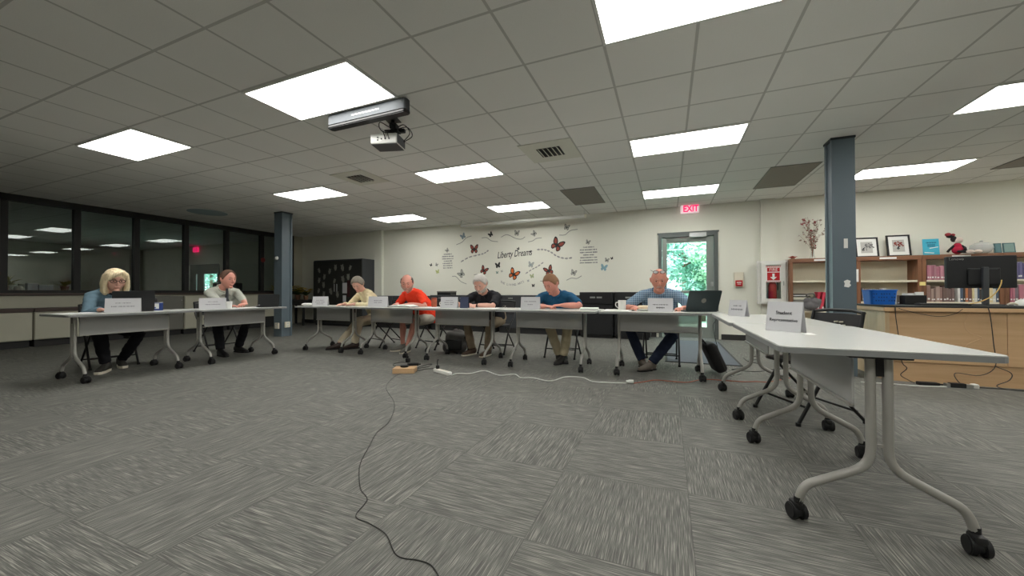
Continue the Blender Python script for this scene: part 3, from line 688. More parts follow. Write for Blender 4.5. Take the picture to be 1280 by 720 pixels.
b = NB(); box(b, (0, 0, .005), (.07, .14, .01), .004); obj('phone_body', b, mat('brown_phone_case', lin(70, 52, 46), .5), t, 'auto'); b = NB(); box(b, (0, 0, .0105), (.062, .13, .001)); obj('screen', b, M['black_plastic'], t)
t = thing('carton', 'small blue and white carton at the right end of the blonde woman\'s table', 'carton', (-6.22, 2.78, TZ), R(70))
b = NB(); box(b, (0, 0, .05), (.13, .08, .10), .003); obj('box', b, mat('blue_carton', lin(36, 62, 128), .5), t)
b = NB(); box(b, (-.02, -.041, .055), (.09, .002, .07)); box(b, (0, 0, .101), (.12, .07, .002)); obj('white_label', b, M['paper'], t); b = NB(); box(b, (-.03, -.043, .035), (.05, .002, .018)); obj('blue_band', b, mat('blue_band', lin(60, 96, 170), .5), t)

def laptop(lab, x, y, rz, w, d, tilt, m, logo=False):
    """user at local +Y, lid hinged at -Y: its back shows to -Y"""
    t = thing('laptop', lab, 'laptop', (x, y, TZ+.0005), rz, 'laptops')
    b = NB(); prism(b, rrect(w, d, .015, 3), 0, .016, None, .003); ba = obj('base', b, m, t, 'auto')
    b = NB(); bx(b, -w*.42, w*.42, -d*.35, d*.15, .0162, .018); obj('keyboard', b, M['black_plastic'], ba)
    F = fr((0, -d/2+.006, .016), (R(90-0)-tilt*0+0, 0, 0))
    F = Matrix.Translation((0, -d/2+.008, .016)) @ Matrix.Rotation(tilt, 4, 'X')   # tilt>0 leans the lid back to -Y
    b = NB(); t2 = NB(); prism(t2, rrect(w, d*.94, .015, 3), -.004, .004, Matrix.Translation((0, 0, d*.47)) @ Matrix.Rotation(R(90), 4, 'X'), .002); merge(b, t2, F); ld = obj('lid', b, m, t, 'auto')
    b = NB(); t2 = NB(); box(t2, (0, .0046, d*.48), (w*.93, .001, d*.82)); merge(b, t2, F); obj('screen', b, M['black_plastic'], ld)
    if logo:
        b = NB(); t2 = NB(); cyl(t2, (0, -.0045, d*.47), .028, .002, 24, None, (R(90), 0, 0)); merge(b, t2, F); obj('round_emblem', b, M['greige'], ld)
    else:
        b = NB(); t2 = NB(); box(t2, (-w*.43, -.0045, d*.1), (.025, .001, .012)); merge(b, t2, F); obj('small_badge', b, M['chrome'], ld)
    return t
M['lap_dark'] = mat('dark_slate_laptop', lin(52, 62, 64), .4, .3, var=.04); M['lap_black'] = mat('black_laptop', lin(38, 39, 41), .5, var=.06)
laptop('open dark slate laptop with a round emblem right of the plaid man', .30, 4.90, R(26), .38, .26, R(22), M['lap_dark'], True)
laptop('open black laptop before the blonde woman', -6.17, 2.53, R(70), .37, .26, R(16), M['lap_black'])
laptop('open dark laptop at the right end of the necktie man\'s table', -5.97, 4.10, R(62), .29, .21, R(20), M['lap_black'])
# navy folder standing beside the black-shirted man's card, bag behind the carton
t = thing('standing_folder', 'navy blue folder standing open beside a white name card', 'folder', (-2.70, 4.72, TZ), R(16))
b = NB(); box(b, (0, 0, .081), (.115, .008, .16), .001, (R(-6), 0, 0)); obj('front_cover', b, mat('navy_folder', lin(58, 66, 92), .6), t); b = NB(); box(b, (.0, .075, .081), (.115, .008, .16), .001, (R(12), 0, 0)); obj('back_cover', b, mat('navy_folder_inside', lin(44, 50, 72), .6), t)
t = thing('shoulder_bag', 'black shoulder bag standing behind the blue and white carton', 'bag', (-6.37, 2.74, TZ), R(80))
b = NB(); box(b, (0, 0, .085), (.22, .08, .17), .03, (0, 0, 0), 3); obj('bag_body', b, M['black_plastic'], t, True); b = NB(); tube(b, smooth_path([(-.09, 0, .15), (-.06, 0, .22), (.06, 0, .22), (.09, 0, .15)]), .007, 8); obj('strap', b, M['rubber'], t, True)

# ------------------------------------------------------------------ on the carpet
def cord(name, lab, pts, r, m, ends=None):
    P = smooth_path([(x, y, r+.001) for x, y in pts], 6); b = NB(); tube(b, P, r, 6); return tag(obj(name, b, m, None, True), lab, 'cord')
M['cord_white'] = mat('white_cord', lin(214, 216, 210), .5); M['cord_orange'] = mat('orange_cord', lin(190, 104, 80), .5); M['cord_black'] = mat('black_cord', lin(52, 52, 50), .6)
cord('extension_cord', 'white extension cord winding over the carpet from the power strip', [(-2.34, 3.795), (-2.32, 3.90), (-2.18, 3.96), (-2.09, 4.16), (-1.82, 4.0), (-1.68, 4.12), (-1.54, 3.98), (-1.41, 4.02), (-1.19, 3.95), (-1.08, 4.2), (-.9, 4.25), (-.76, 4.1), (-.6, 4.11), (-.40, 4.165)], .0055, M['cord_white'])
cord('extension_cord', 'orange extension cord running under the plaid man\'s table', [(-.34, 4.19), (-.24, 4.30), (-.13, 4.43), (.04, 4.43), (.19, 4.45), (.36, 4.66), (.6, 4.69), (.75, 4.70), (.88, 4.76), (1.0, 4.80), (1.3, 5.15)], .0042, M['cord_orange'])
b = NB(); cyl(b, (0, 0, .022), .021, .05, 14, None, (0, R(90), R(10))); cyl(b, (-.035, -.006, .022), .014, .03, 12, None, (0, R(90), R(10))); tag(obj('cord_plug', b, M['cord_white'], None, 'auto', (-.365, 4.175, 0)), 'white plug joining the white and orange cords', 'plug')
cord('thin_cable', 'thin black cable running from the wooden block towards the viewer', [(-2.96, 3.66), (-2.89, 3.44), (-2.66, 3.06), (-2.22, 2.66), (-1.95, 2.28), (-1.87, 2.06), (-1.75, 1.86), (-1.61, 1.64), (-1.42, 1.45), (-1.31, 1.38), (-1.26, 1.26), (-1.16, 1.24), (-1.05, 1.21), (-.93, 1.13), (-.84, 1.14), (-.77, 1.13), (-.68, 1.05), (-.6, .9)], .0021, M['cord_black'])
cord('thin_cable', 'black cable looped between the adapter and the power strip', [(-2.64, 3.93), (-2.74, 4.04), (-2.83, 3.98), (-2.86, 3.88), (-2.97, 3.98), (-2.99, 4.2), (-2.94, 4.28), (-2.90, 4.12), (-2.95, 3.98), (-3.05, 4.02), (-3.10, 4.10)], .005, M['cord_black'])
cord('thin_cable', 'short black cable between the wooden block and the black adapter', [(-3.20, 4.11), (-3.32, 4.0), (-3.44, 4.10), (-3.42, 4.24), (-3.36, 4.25)], .004, M['cord_black'])
cord('thin_cable', 'tangled black cable behind the leaning black case', [(1.02, 6.4), (1.03, 6.1), (1.16, 5.96), (1.14, 6.3), (.89, 5.57), (.73, 5.38), (.98, 5.35), (1.24, 5.61), (1.4, 5.7)], .004, M['cord_black'])
t = thing('power_strip', 'white power strip on the carpet with one black plug', 'power strip', (-2.505, 3.86, 0), math.atan2(-.14, .32))
b = NB(); box(b, (0, 0, .02), (.32, .06, .04), .008); obj('strip_body', b, M['white_metal'], t, 'auto')
b = NB()
for k in range(5): bx(b, -.12+.052*k, -.088+.052*k, -.015, .015, .0402, .0415)
obj('sockets', b, M['offwhite'], t); b = NB(); box(b, (-.105, 0, .062), (.035, .035, .042), .006); tube(b, smooth_path([(-.105, 0, .08), (-.11, 0, .125), (-.125, .02, .15)]), .006, 6); obj('black_plug', b, M['rubber'], t, 'auto')
t = thing('wooden_block', 'light wooden block on the carpet carrying a round black puck', 'wooden block', (-2.97, 3.75, 0), R(25))
b = NB(); box(b, (0, 0, .03), (.26, .17, .06), .004); obj('block', b, M['maple'], t)
t = thing('puck', 'round black puck on the wooden block', 'puck', (-2.985, 3.76, .0605)); b = NB(); cyl(b, (0, 0, .012), .05, .023, 28, None, (0, 0, 0), .005); obj('puck_body', b, M['black_plastic'], t, 'auto'); b = NB(); cyl(b, (0, 0, .024), .03, .002, 24); obj('cap', b, M['charcoal'], t)
t = thing('power_adapter', 'black power adapter brick lying behind the wooden block', 'power adapter', (-3.14, 4.13, 0), R(35)); b = NB(); box(b, (0, 0, .017), (.15, .065, .032), .008); obj('brick', b, M['rubber'], t, 'auto'); b = NB(); cyl(b, (.085, 0, .015), .008, .03, 10, None, (0, R(90), 0)); obj('strain_relief', b, M['black_plastic'], t)
t = thing('wall_wart', 'small upright black plug on the carpet behind the wooden block', 'plug', (-3.34, 4.28, 0)); b = NB(); box(b, (0, 0, .03), (.05, .05, .058), .008); obj('plug_body', b, M['rubber'], t, 'auto'); b = NB(); box(b, (0, 0, .075), (.02, .02, .03), .003); obj('pin_grip', b, M['black_plastic'], t)
# door mat
t = thing('door_mat', 'long dark blue-grey mat on the carpet leading to the glass door', 'door mat', (.43, 6.95, 0))
M['mat_blue'] = mat('blue_grey_mat', lin(98, 104, 112), .85, var=.2, scale=60); b = NB(); box(b, (0, 0, .005), (.88, 2.5, .009), .002); obj('mat_field', b, M['mat_blue'], t); b = NB()
for a in ((-.47, .47, -1.28, -1.25), (-.47, .47, 1.25, 1.28), (-.47, -.44, -1.25, 1.25), (.44, .47, -1.25, 1.25)): bx(b, *a, 0.0005, .008)
obj('rubber_rim', b, M['rubber'], t)
# backpack and leaning case
t = thing('backpack', 'dark grey backpack standing on the carpet between the orange and black shirted men', 'backpack', (-3.20, 5.33, 0), R(20))
M['pack'] = mat('dark_grey_nylon', lin(84, 82, 80), .7, var=.3, scale=12)
b = NB(); box(b, (0, 0, .17), (.34, .21, .33), .07, (R(5), R(6), 0), 4); box(b, (-.01, -.02, .09), (.39, .25, .17), .07, (0, 0, 0), 4); box(b, (.03, .02, .29), (.20, .15, .16), .06, (0, R(14), 0), 4); obj('pack_body', fuse(b, .012, 3), M['pack'], t, True)
b = NB(); box(b, (-.01, -.13, .13), (.26, .07, .17), .03, (R(-8), 0, 0), 4); obj('front_pocket', b, M['rubber'], t, True)
b = NB(); tube(b, smooth_path([(.04, .02, .36), (.02, -.03, .41), (-.04, -.02, .40), (-.03, .03, .36)]), .009, 8); obj('grab_loop', b, M['rubber'], t, True)
b = NB(); tube(b, smooth_path([(.12, -.05, .30), (.20, -.12, .18), (.22, -.14, .04), (.16, -.20, .015), (.05, -.22, .012)]), .012, 8); obj('strap', b, M['rubber'], t, True)
t = thing('leaning_case', 'slim black case leaning against the right leg of the plaid man\'s table', 'case', (.50, 5.08, 0), R(10))
b = NB(); box(b, (0, 0, .20), (.13, .30, .36), .05, (0, R(-24), 0), 4); obj('case_body', b, M['rubber'], t, True); b = NB(); tube(b, smooth_path([(-.10, -.06, .36), (-.14, -.05, .41), (-.14, .05, .41), (-.10, .06, .36)]), .009, 8); obj('carry_handle', b, M['black_plastic'], t, True)
cord('thin_cable', 'black cable hanging down beside the plaid man\'s laptop table', [(.70, 5.02), (.72, 5.2), (.80, 5.3)], .004, M['cord_black'])
# ------------------------------------------------------------------ low cabinets under the windows
def cabinet(name, lab, x0, x1, y0, y1, z0, z1, m, doors, top=None, axis='x', group=None, knob=True, cat='cabinet', dm=None):
    """box cabinet; doors on its +X face (axis x) or its -Y face (axis y)"""
    t = thing(name, lab, cat, ((x0+x1)/2, (y0+y1)/2, 0), 0, group); hx, hy = (x1-x0)/2, (y1-y0)/2
    b = NB(); bx(b, -hx, hx, -hy, hy, z0, z1, .004); obj('carcass', b, m, t)
    if z0 > .02:
        b = NB(); bx(b, -hx+.02, hx-.06, -hy+.02, hy-.02, .0, z0); obj('plinth', b, M['kick'], t)
    if top is not None:
        b = NB(); bx(b, -hx, hx+.03, -hy-.005, hy+.005, z1, z1+.065, .004) if axis == 'x' else bx(b, -hx-.005, hx+.005, -hy-.03, hy, z1, z1+.035, .004); obj('worktop', b, top, t)
    n = doors
    for k in range(n):
        b = NB()
        if axis == 'x':
            a = -hy+2*hy*k/n; c = -hy+2*hy*(k+1)/n; bx(b, hx, hx+.018, a+.006, c-.006, z0+.015, z1-.012, .003); d = obj('door', b, dm or m, t)
            if knob: b = NB(); cyl(b, (hx+.028, c-.05, z1-.1), .013, .022, 14, None, (0, R(90), 0)); obj('knob', b, M['chrome'], d, 'auto')
        else:
            a = -hx+2*hx*k/n; c = -hx+2*hx*(k+1)/n; bx(b, a+.006, c-.006, -hy-.018, -hy, z0+.015, z1-.012, .003); d = obj('door', b, dm or m, t)
            if knob: b = NB(); box(b, ((a+c)/2, -hy-.026, z1-.075), (.12, .012, .03), .004); obj('pull', b, M['chrome'], d, 'auto')
    return t
LC = [(-1.2, 1.4, 'cream low cabinet under the windows behind the viewpoint, brown top'), (1.42, 2.95, 'cream low cabinet with brown top at the left edge of the photo'), (2.97, 4.22, 'cream low cabinet with brown top right behind the blonde woman')]
for y0, y1, lab in LC: cabinet('low_cabinet', lab, WL+.01, -10.55, y0, y1, .13, .635, M['cream'], 2, M['counter'], 'x', 'cream cabinets with brown tops', False)
cabinet('low_cabinet', 'grey low cabinet under the windows right of the blonde woman', WL+.01, -10.5, 4.26, 5.2, .12, .90, M['greige'], 1, None, 'x', None, True)
cabinet('low_cabinet', 'cream low cabinet left of the man in the necktie', WL+.01, -10.5, 5.22, 6.2, .12, .90, M['cream'], 1, None, 'x', None, True)
cabinet('low_cabinet', 'cream low cabinet right of the man in the necktie', WL+.01, -10.5, 6.22, 7.78, .30, .90, M['cream'], 2, None, 'x', None, True)
# dark table with plants in the far left corner
t = thing('plant_table', 'low dark table in the far left corner carrying yellow flowers', 'table', (-10.40, 8.14, 0))
b = NB(); bx(b, -.54, .54, -.3, .3, .72, .76, .006); bx(b, -.5, .5, -.26, .26, .60, .72); obj('tabletop', b, M['black_lam'], t)
for sx in (-1, 1):
    for sy in (-1, 1): b = NB(); bx(b, sx*.48-.025, sx*.48+.025, sy*.25-.025, sy*.25+.025, 0, .60); obj('leg', b, M['black_lam'], t)
def leaf(b, base, d, L, w, droop=.3):
    d = Vector(d).normalized(); s = d.cross(Vector((0, 0, 1))); s = s.normalized() if s.length > .01 else Vector((1, 0, 0)); pv = None
    for k in range(6):
        t = k/5; p = Vector(base)+d*L*t+Vector((0, 0, -droop*L*t*t)); ww = w*math.sin(PI*min(.97, .08+t*.9)); n = s.cross(d)*.15*ww
        row = (b.verts.new(p-s*ww+n), b.verts.new(p), b.verts.new(p+s*ww+n))
        if pv: b.faces.new((pv[0], pv[1], row[1], row[0])); b.faces.new((pv[1], pv[2], row[2], row[1]))
        pv = row
M['leaf_green'] = mat('plant_leaf', lin(66, 88, 48), .6, var=.2); M['yellow'] = mat('yellow_petals', lin(186, 158, 40), .6, var=.2); M['terracotta'] = mat('brown_pot', lin(118, 86, 62), .6); M['ochre'] = mat('ochre_leaf', lin(150, 140, 60), .6, var=.2)
def pot_plant(name, lab, x, y, z, h, spread, petals, n=26, r=.08):
    t = thing(name, lab, 'potted plant', (x, y, z))
    b = NB(); lathe(b, [(r*.7, 0), (r, r*1.6), (r*1.08, r*1.6), (r*1.08, r*1.8), (r*.95, r*1.8), (r*.9, r*1.55)], (0, 0, .0005), 20); obj('pot', b, M['terracotta'], t, 'auto')
    b = NB(); g = random.Random(len(lab)); fl = NB()
    for k in range(n):
        a = g.uniform(0, 2*PI); e = g.uniform(.35, 1.3); d = (math.cos(a)*math.cos(e), math.sin(a)*math.cos(e), math.sin(e)); L = h*g.uniform(.6, 1)
        leaf(b, (0, 0, r*1.6), d, L, L*.14, .25)
        if petals:
            tip = Vector((0, 0, r*1.6))+Vector(d)*L*spread
            for q in range(6):
                aa = q*PI/3; leaf(fl, tip, (math.cos(aa), math.sin(aa), .5), .095, .034, .4)
            ball(fl, tip+Vector((0, 0, .01)), .014, (0, 0, 0), 8, 6)
    obj('foliage', b, M['leaf_green'] if petals else M['ochre'], t)
    if petals: obj('blossoms', fl, M['yellow'], t)
    else: fl.free()
pot_plant('potted_plant', 'pot of yellow flowers just right of the left column', -10.36, 8.05, .7605, .32, .95, True, 30)
pot_plant('potted_plant', 'smaller pot of yellow flowers beside the dark display cabinet', -10.02, 8.05, .7605, .29, .95, True, 24, .07)
pot_plant('potted_plant', 'yellow-green leafy plant standing on the cabinet left of the left column', -10.72, 7.62, .9005, .38, .9, False, 22, .07)

# tall dark display cabinet
t = thing('display_cabinet', 'tall dark cabinet decorated with pale paper shapes behind the cardigan woman', 'cabinet', (-8.87, 8.42, 0))
b = NB(); bx(b, -.95, .95, -.27, .27, .06, 1.93, .006); obj('carcass', b, M['charcoal'], t); b = NB(); bx(b, -.90, .90, -.23, .25, 0, .06); obj('plinth', b, M['kick'], t)
M['cab_dark'] = mat('dark_cabinet_door', lin(42, 42, 39), .5, var=.2, scale=6)
for s in (-1, 1):
    b = NB(); x0, x1 = (-.94, -.004) if s < 0 else (.004, .94); bx(b, x0, x1, -.29, -.27, .09, 1.90, .004); d = obj('door', b, M['cab_dark'], t)
    b = NB(); bx(b, -.035*1.0+s*.05-.009+.0, s*.05-.035+.009, -.315, -.29, 1.0, 1.22, .004); obj('bar_handle', b, M['chrome'], d)
dec = [(-9.57, 1.62), (-9.15, 1.59), (-8.92, 1.69), (-8.65, 1.68), (-8.36, 1.67), (-9.36, 1.43), (-8.43, 1.41), (-8.63, 1.35), (-8.96, 1.3), (-9.57, 1.33), (-9.39, 1.19), (-9.1, 1.0), (-9.59, 1.02), (-9.38, .92), (-8.84, .91)]
M['leafpaper'] = mat('pale_paper_leaf', lin(128, 128, 120), .8, var=.15)
for i, (x, z) in enumerate(dec):
    b = NB(); s = .8+.25*((i*5) % 4)/3
    prism(b, [(-.02*s, -.09*s), (.025*s, -.08*s), (.055*s, .0), (.04*s, .06*s), (.055*s, .10*s), (.0, .085*s), (-.05*s, .1*s), (-.04*s, .04*s), (-.06*s, .0)], 0, .003, fr((x, 8.42-.291, z), (R(90), R((i*37) % 50-25), 0)))
    tag(obj('paper_cutout', b, M['leafpaper']), 'pale paper cut-out stuck on the dark display cabinet doors', 'paper cut-out', 'paper cut-outs on the dark cabinet')
for x, z, w, h, lab in ((-8.56, 1.10, .17, .30, 'larger pale notice on the dark cabinet, left of the cardigan woman\'s head'), (-8.57, .80, .12, .18, 'small pale notice low on the dark cabinet beside the cardigan woman\'s arm')):
    b = NB(); bx(b, x-w/2, x+w/2, 8.124, 8.1285, z-h/2, z+h/2); tag(obj('notice', b, M['card']), lab, 'notice')
b = NB(); bx(b, -8.47, -8.36, 8.124, 8.1285, .85, 1.32); tag(obj('maroon_banner', b, mat('maroon_paper', lin(66, 32, 36), .8)), 'dark maroon paper strip on the dark cabinet beside the larger notice', 'paper strip')

# low units along the back wall
def low_unit(lab, x0, x1, z1, m, n, tags=False, y0=8.25):
    t = cabinet('low_cabinet', lab, x0, x1, y0, WB-.015, .12, z1, m, n, None, 'y', None, not tags)
    return t
low_unit('charcoal low cabinet along the back wall behind the orange shirted man', -7.55, -5.75, .88, M['charcoal'], 3)
low_unit('charcoal low cabinet along the back wall behind the black shirted man', -5.73, -3.80, .90, M['charcoal'], 3)
low_unit('charcoal low cabinet along the back wall behind the teal-shirted man', -3.78, -1.80, .90, M['charcoal'], 3)
def media_unit(lab, x0, x1):
    t = thing('media_unit', lab, 'cabinet', ((x0+x1)/2, 8.37, 0)); w = (x1-x0)/2
    b = NB(); bx(b, -w, w, -.32, .31, .05, .97, .006); obj('carcass', b, M['black_lam'], t); b = NB(); bx(b, -w+.03, w-.03, -.29, .28, 0, .05); obj('plinth', b, M['kick'], t)
    b = NB(); bx(b, -w+.02, w-.02, -.345, -.32, .72, .94, .005); d = obj('drawer', b, M['black_lam'], t)
    b = NB()
    for s in (-1, 1): bx(b, s*.07-.055, s*.07+.055, -.348, -.3445, .84, .875, .001)
    obj('label_holder', b, M['chrome'], d)
    b = NB(); bx(b, -w+.02, w-.02, -.345, -.32, .08, .70, .005); obj('front_panel', b, M['black_lam'], t)
    return t
media_unit('black media unit on the back wall left of the plaid man', -1.76, -1.05)
media_unit('black media unit on the back wall directly behind the plaid man', -1.03, -.33)
# stacked dark boxes beside the orange shirted man
t = thing('file_box', 'dark grey document box stacked on the cabinet behind the orange shirted man', 'box', (-5.35, 8.45, .9005)); b = NB(); bx(b, -.2, .2, -.15, .15, 0, .10, .006); obj('box_body', b, M['black_lam'], t); b = NB(); bx(b, -.205, .205, -.155, .155, .07, .102, .004); obj('lid', b, M['greige'], t)

# ------------------------------------------------------------------ bookcases
SH = 1.575; M['shelf_cream'] = mat('pale_cream_board', lin(224, 217, 196), .5, var=.02)
def bookcase(lab, x0, x1, boards):
    t = thing('bookcase', lab, 'bookcase', ((x0+x1)/2, 8.53, 0), 0, 'brown bookcases on the back wall'); w = (x1-x0)/2; f, k = -.16, .155
    for s in (-1, 1): b = NB(); bx(b, s*w-(.05 if s > 0 else 0), s*w+(.05 if s < 0 else 0), f, k, 0, SH-.07); obj('side_panel', b, M['walnut_v'], t)
    b = NB(); bx(b, -w, w, f-.01, k, SH-.07, SH, .004); obj('top', b, M['walnut'], t)
    b = NB(); bx(b, -w+.05, w-.05, k-.015, k, .08, SH-.07); obj('back_panel', b, M['shelf_cream'], t)
    for z in boards: b = NB(); bx(b, -w+.0505, w-.0505, f+.01, k-.016, z-.03, z, .002); obj('shelf', b, M['shelf_cream'], t)
    b = NB(); bx(b, -w+.05, w-.05, f+.02, k-.03, 0, .08); obj('plinth', b, M['walnut'], t)
    b = NB(); bx(b, -.12, .10, f-.014, f-.0095, SH-.05, SH-.02); obj('label_strip', b, M['paper'], t)
bookcase('brown bookcase by the extinguisher cabinet, flower vase on top', 2.08, 3.05, (.30, .62, 1.17))
bookcase('brown bookcase under the two framed pictures', 3.055, 3.90, (.42, .80, 1.16))
bookcase('brown bookcase behind the computer monitor, red doll on top', 3.905, 4.86, (.42, .80, 1.16))
bookcase('brown bookcase cut by the right edge of the photo', 4.865, 5.82, (.42, .80, 1.16))
BC = {}
def bkmat(c):
    k = tuple(c)
    if k not in BC: BC[k] = mat('book_cover', lin(*c), .55, var=.05)
    return BC[k]
def book(x, y, z, w, h, d, col, lab, group, tilt=0.):
    t = thing('book', lab, 'book', (x, y, z), 0, group)
    rt = (0, tilt, 0)
    b = NB(); box(b, (0, 0, h/2+.0005), (w, d, h), .002, rt); obj('cover', b, bkmat(col), t)
    b = NB(); box(b, (0, .0, h/2+.002), (w*.7, d*.96, h+.001), 0, rt); box(b, (0, .006, h/2), (w*.7, d, h*.94), 0, rt); obj('pages', b, M['paper'], t)
    b = NB(); box(b, (0, -d/2-.0005, h*.18), (w*.6, .002, h*.10), 0, rt); obj('spine_label', b, M['paper'], t)
def row(x0, x1, z, cols, hmin, hmax, lab, group, seed, y=8.47):
    g = random.Random(seed); x = x0; i = 0
    while x < x1:
        w = g.uniform(.022, .045); h = g.uniform(hmin, hmax); book(x+w/2, y, z, w, h, g.uniform(.15, .19), cols[i % len(cols)] if seed % 2 else g.choice(cols), lab, group); x += w+.0015; i += 1
row(3.97, 4.32, 1.16, [(176, 116, 132), (186, 130, 144), (160, 104, 120), (172, 126, 136)], .22, .25, 'upright pink-spined book on the upper shelf left of the monitor', 'pink books left of the monitor', 1)
row(3.97, 4.30, .80, [(150, 122, 114), (126, 106, 102), (172, 150, 140), (116, 96, 90)], .20, .28, 'brownish upright book on the lower shelf left of the monitor', 'brown books left of the monitor', 2)
row(4.34, 4.78, .80, [(214, 214, 210), (84, 100, 120), (70, 64, 62), (188, 122, 82), (120, 90, 84), (220, 206, 160)], .20, .27, 'mixed upright book on the lower shelf below the monitor', 'mixed books below the monitor', 3)
row(4.93, 5.14, 1.16, [(96, 92, 132), (116, 112, 150)], .24, .27, 'purple book on the upper shelf right of the monitor', 'purple books right of the monitor', 5)
row(4.93, 5.24, .80, [(180, 106, 126), (188, 124, 138), (124, 112, 120)], .24, .28, 'pink book on the lower shelf right of the monitor', 'pink books right of the monitor', 4)
row(3.13, 3.50, .80, [(210, 210, 206), (150, 140, 130)], .18, .24, 'pale upright book on the lower shelf beside the blue basket', 'pale books beside the basket', 6)
for x, tl, c, lab in ((2.50, .12, (176, 40, 62), 'tall red book leaning on the lower shelf left of the right column'), (2.57, .16, (196, 60, 80), 'second tall red book leaning beside the right column'), (2.66, .16, (110, 92, 96), 'grey book leaning behind the two red books')): book(x, 8.46, .6235, .042, .34, .19, c, lab, None, tl)
t = thing('document_box', 'pale grey document box on the low shelf under the dark tray', 'box', (2.26, 8.47, .6205)); b = NB(); bx(b, -.12, .12, -.10, .10, 0, .22, .004); obj('box_body', b, M['greige'], t); b = NB(); bx(b, -.123, .123, -.103, .103, .205, .249, .003); obj('lid', b, M['cream'], t)
t = thing('dark_tray', 'flat dark tray of papers on the lower shelf left of the red books', 'tray', (2.26, 8.47, .8705)); b = NB(); bx(b, -.13, .13, -.10, .10, 0, .02); bx(b, -.13, .13, .09, .10, .02, .06); obj('tray_body', b, M['black_plastic'], t); b = NB(); bx(b, -.11, .11, -.09, .08, .02, .04); obj('papers', b, M['paper'], t)
t = thing('grey_bundle', 'rumpled grey cloth bundle on the low shelf left of the right column', 'cloth bundle', (2.40, 8.43, .6205)); b = NB(); ball(b, (0, 0, .10), (.16, .1, .10)); ball(b, (.07, -.01, .17), (.11, .09, .08)); ball(b, (-.06, 0, .19), (.1, .08, .09)); obj('cloth', fuse(b, .012, 2), mat('grey_cloth', lin(106, 104, 106), .9, var=.3, scale=14), t, True); b = NB(); tube(b, smooth_path([(-.05, -.05, .24), (-.07, -.08, .30), (.03, -.09, .31), (.05, -.05, .24)]), .012, 8); obj('loop', b, M['greige'], t, True)
# low things of the bookcase tops ------------------------------------------------
TOP = SH+.0005; M['frost'] = frost_mat(); M['clear'] = glass_mat('clear_plastic', (.93, .95, .95), 1.25)
t = thing('flower_vase', 'dried branches with dark red blossoms in a clear vase on the bookcase', 'flower arrangement', (2.47, 8.52, TOP)); g = random.Random(5)
b = NB(); lathe(b, [(.05, 0), (.055, .01), (.03, .06), (.022, .16), (.03, .22), (.034, .225), (.026, .22), (.018, .16), (.02, .05)], (0, 0, 0), 24); obj('vase', b, M['clear'], t, 'auto')
b = NB(); lv = NB(); fl = NB()
def fleck(q, p, L):
    u = Vector((g.gauss(0, 1), g.gauss(0, 1), g.gauss(0, 1))).normalized(); v = u.cross(Vector((g.gauss(0, 1), g.gauss(0, 1), g.gauss(0, 1)))).normalized()
    q.faces.new([q.verts.new(p-u*L), q.verts.new(p-u*L*.2+v*L*.5), q.verts.new(p+u*L), q.verts.new(p-u*L*.2-v*L*.5)])
for k in range(20):
    a = g.uniform(0, 2*PI); sp_ = g.uniform(.03, .24); h = g.uniform(.40, .80); end = Vector((sp_*math.cos(a), sp_*math.sin(a)*.35, h)); P = smooth_path([(0, 0, .02), (end.x*.12, end.y*.2, h*.4), (end.x*.55, end.y*.7, h*.75), end], 4); tube(b, P, .0016, 5)
    for q in range(9):
        p = Vector(P[min(len(P)-1, int(len(P)*(.45+.06*q)))])+Vector((g.gauss(0, .02), g.gauss(0, .008), g.gauss(0, .02))); fleck(lv if g.random() < .78 else fl, p, g.uniform(.016, .034))
    if k % 4 == 0:
        for q in range(7): fleck(fl, Vector(P[-1])+Vector((g.gauss(0, .012), g.gauss(0, .008), g.gauss(0, .012))), .03)
obj('twigs', b, M['walnut'], t); obj('dry_leaves', lv, mat('dry_leaf', lin(150, 134, 120), .8, var=.3), t); obj('blossoms', fl, mat('dark_red_blossom', lin(160, 84, 84), .8, var=.25), t)
t = thing('cloth_rose', 'small red fabric leaf ornament at the left end of the bookcase top', 'ornament', (2.16, 8.48, TOP)); b = NB()
for q in range(7): leaf(b, (0, 0, .0), (math.cos(q*.9), math.sin(q*.9)*.6, .9), .11, .035, .3)
obj('petals', b, mat('faded_red', lin(176, 82, 70), .8, var=.2), t); b = NB(); cyl(b, (0, 0, .015), .03, .028, 14); obj('stand', b, M['walnut'], t)
def picture(lab, x, w, h, cols, lean=R(-9), yaw=R(0)):
    t = thing('framed_picture', lab, 'framed picture', (x, 8.55, TOP), yaw, 'framed pictures on the bookcase'); F = Matrix.Rotation(lean, 4, 'X')
    def q(name, parts, m, par=t):
        b = NB()
        for c, s in parts: t2 = NB(); box(t2, c, s, .0); merge(b, t2, F)
        return obj(name, b, m, par)
    e = .024
    q('frame', [((-w/2+e/2, 0, h/2), (e, .022, h)), ((w/2-e/2, 0, h/2), (e, .022, h)), ((0, 0, e/2), (w-2*e, .022, e)), ((0, 0, h-e/2), (w-2*e, .022, e))], M['black_lam'])
    q('mount', [((0, .002, h/2), (w-2*e, .006, h-2*e))], M['paper'])
    art = q('print', [((0, -.002, h/2), (w*.50, .003, h*.56))], mat('grey_print_ground', lin(186, 186, 182), .8, var=.15, scale=20))
    g = random.Random(len(lab)); b = NB(); t2 = NB()
    for k in range(26): r_ = g.uniform(.006, .016); cyl(t2, (g.gauss(cols[1], .028), -.005, h*.58+g.gauss(0, .02)), r_, .002, 8, None, (R(90), 0, 0))
    merge(b, t2, F); obj('bloom_shape', b, cols[0], art)
    b = NB(); t2 = NB()
    for k in range(9): cyl(t2, (cols[2]+g.gauss(0, .008), -.005, h*.34+k*.006), g.uniform(.006, .012), .002, 8, None, (R(90), 0, 0))
    box(t2, ((cols[1]+cols[2])/2, -.005, h*.46), (.006, .002, .09)); merge(b, t2, F); obj('dark_shape', b, M['ink_dark'], art)
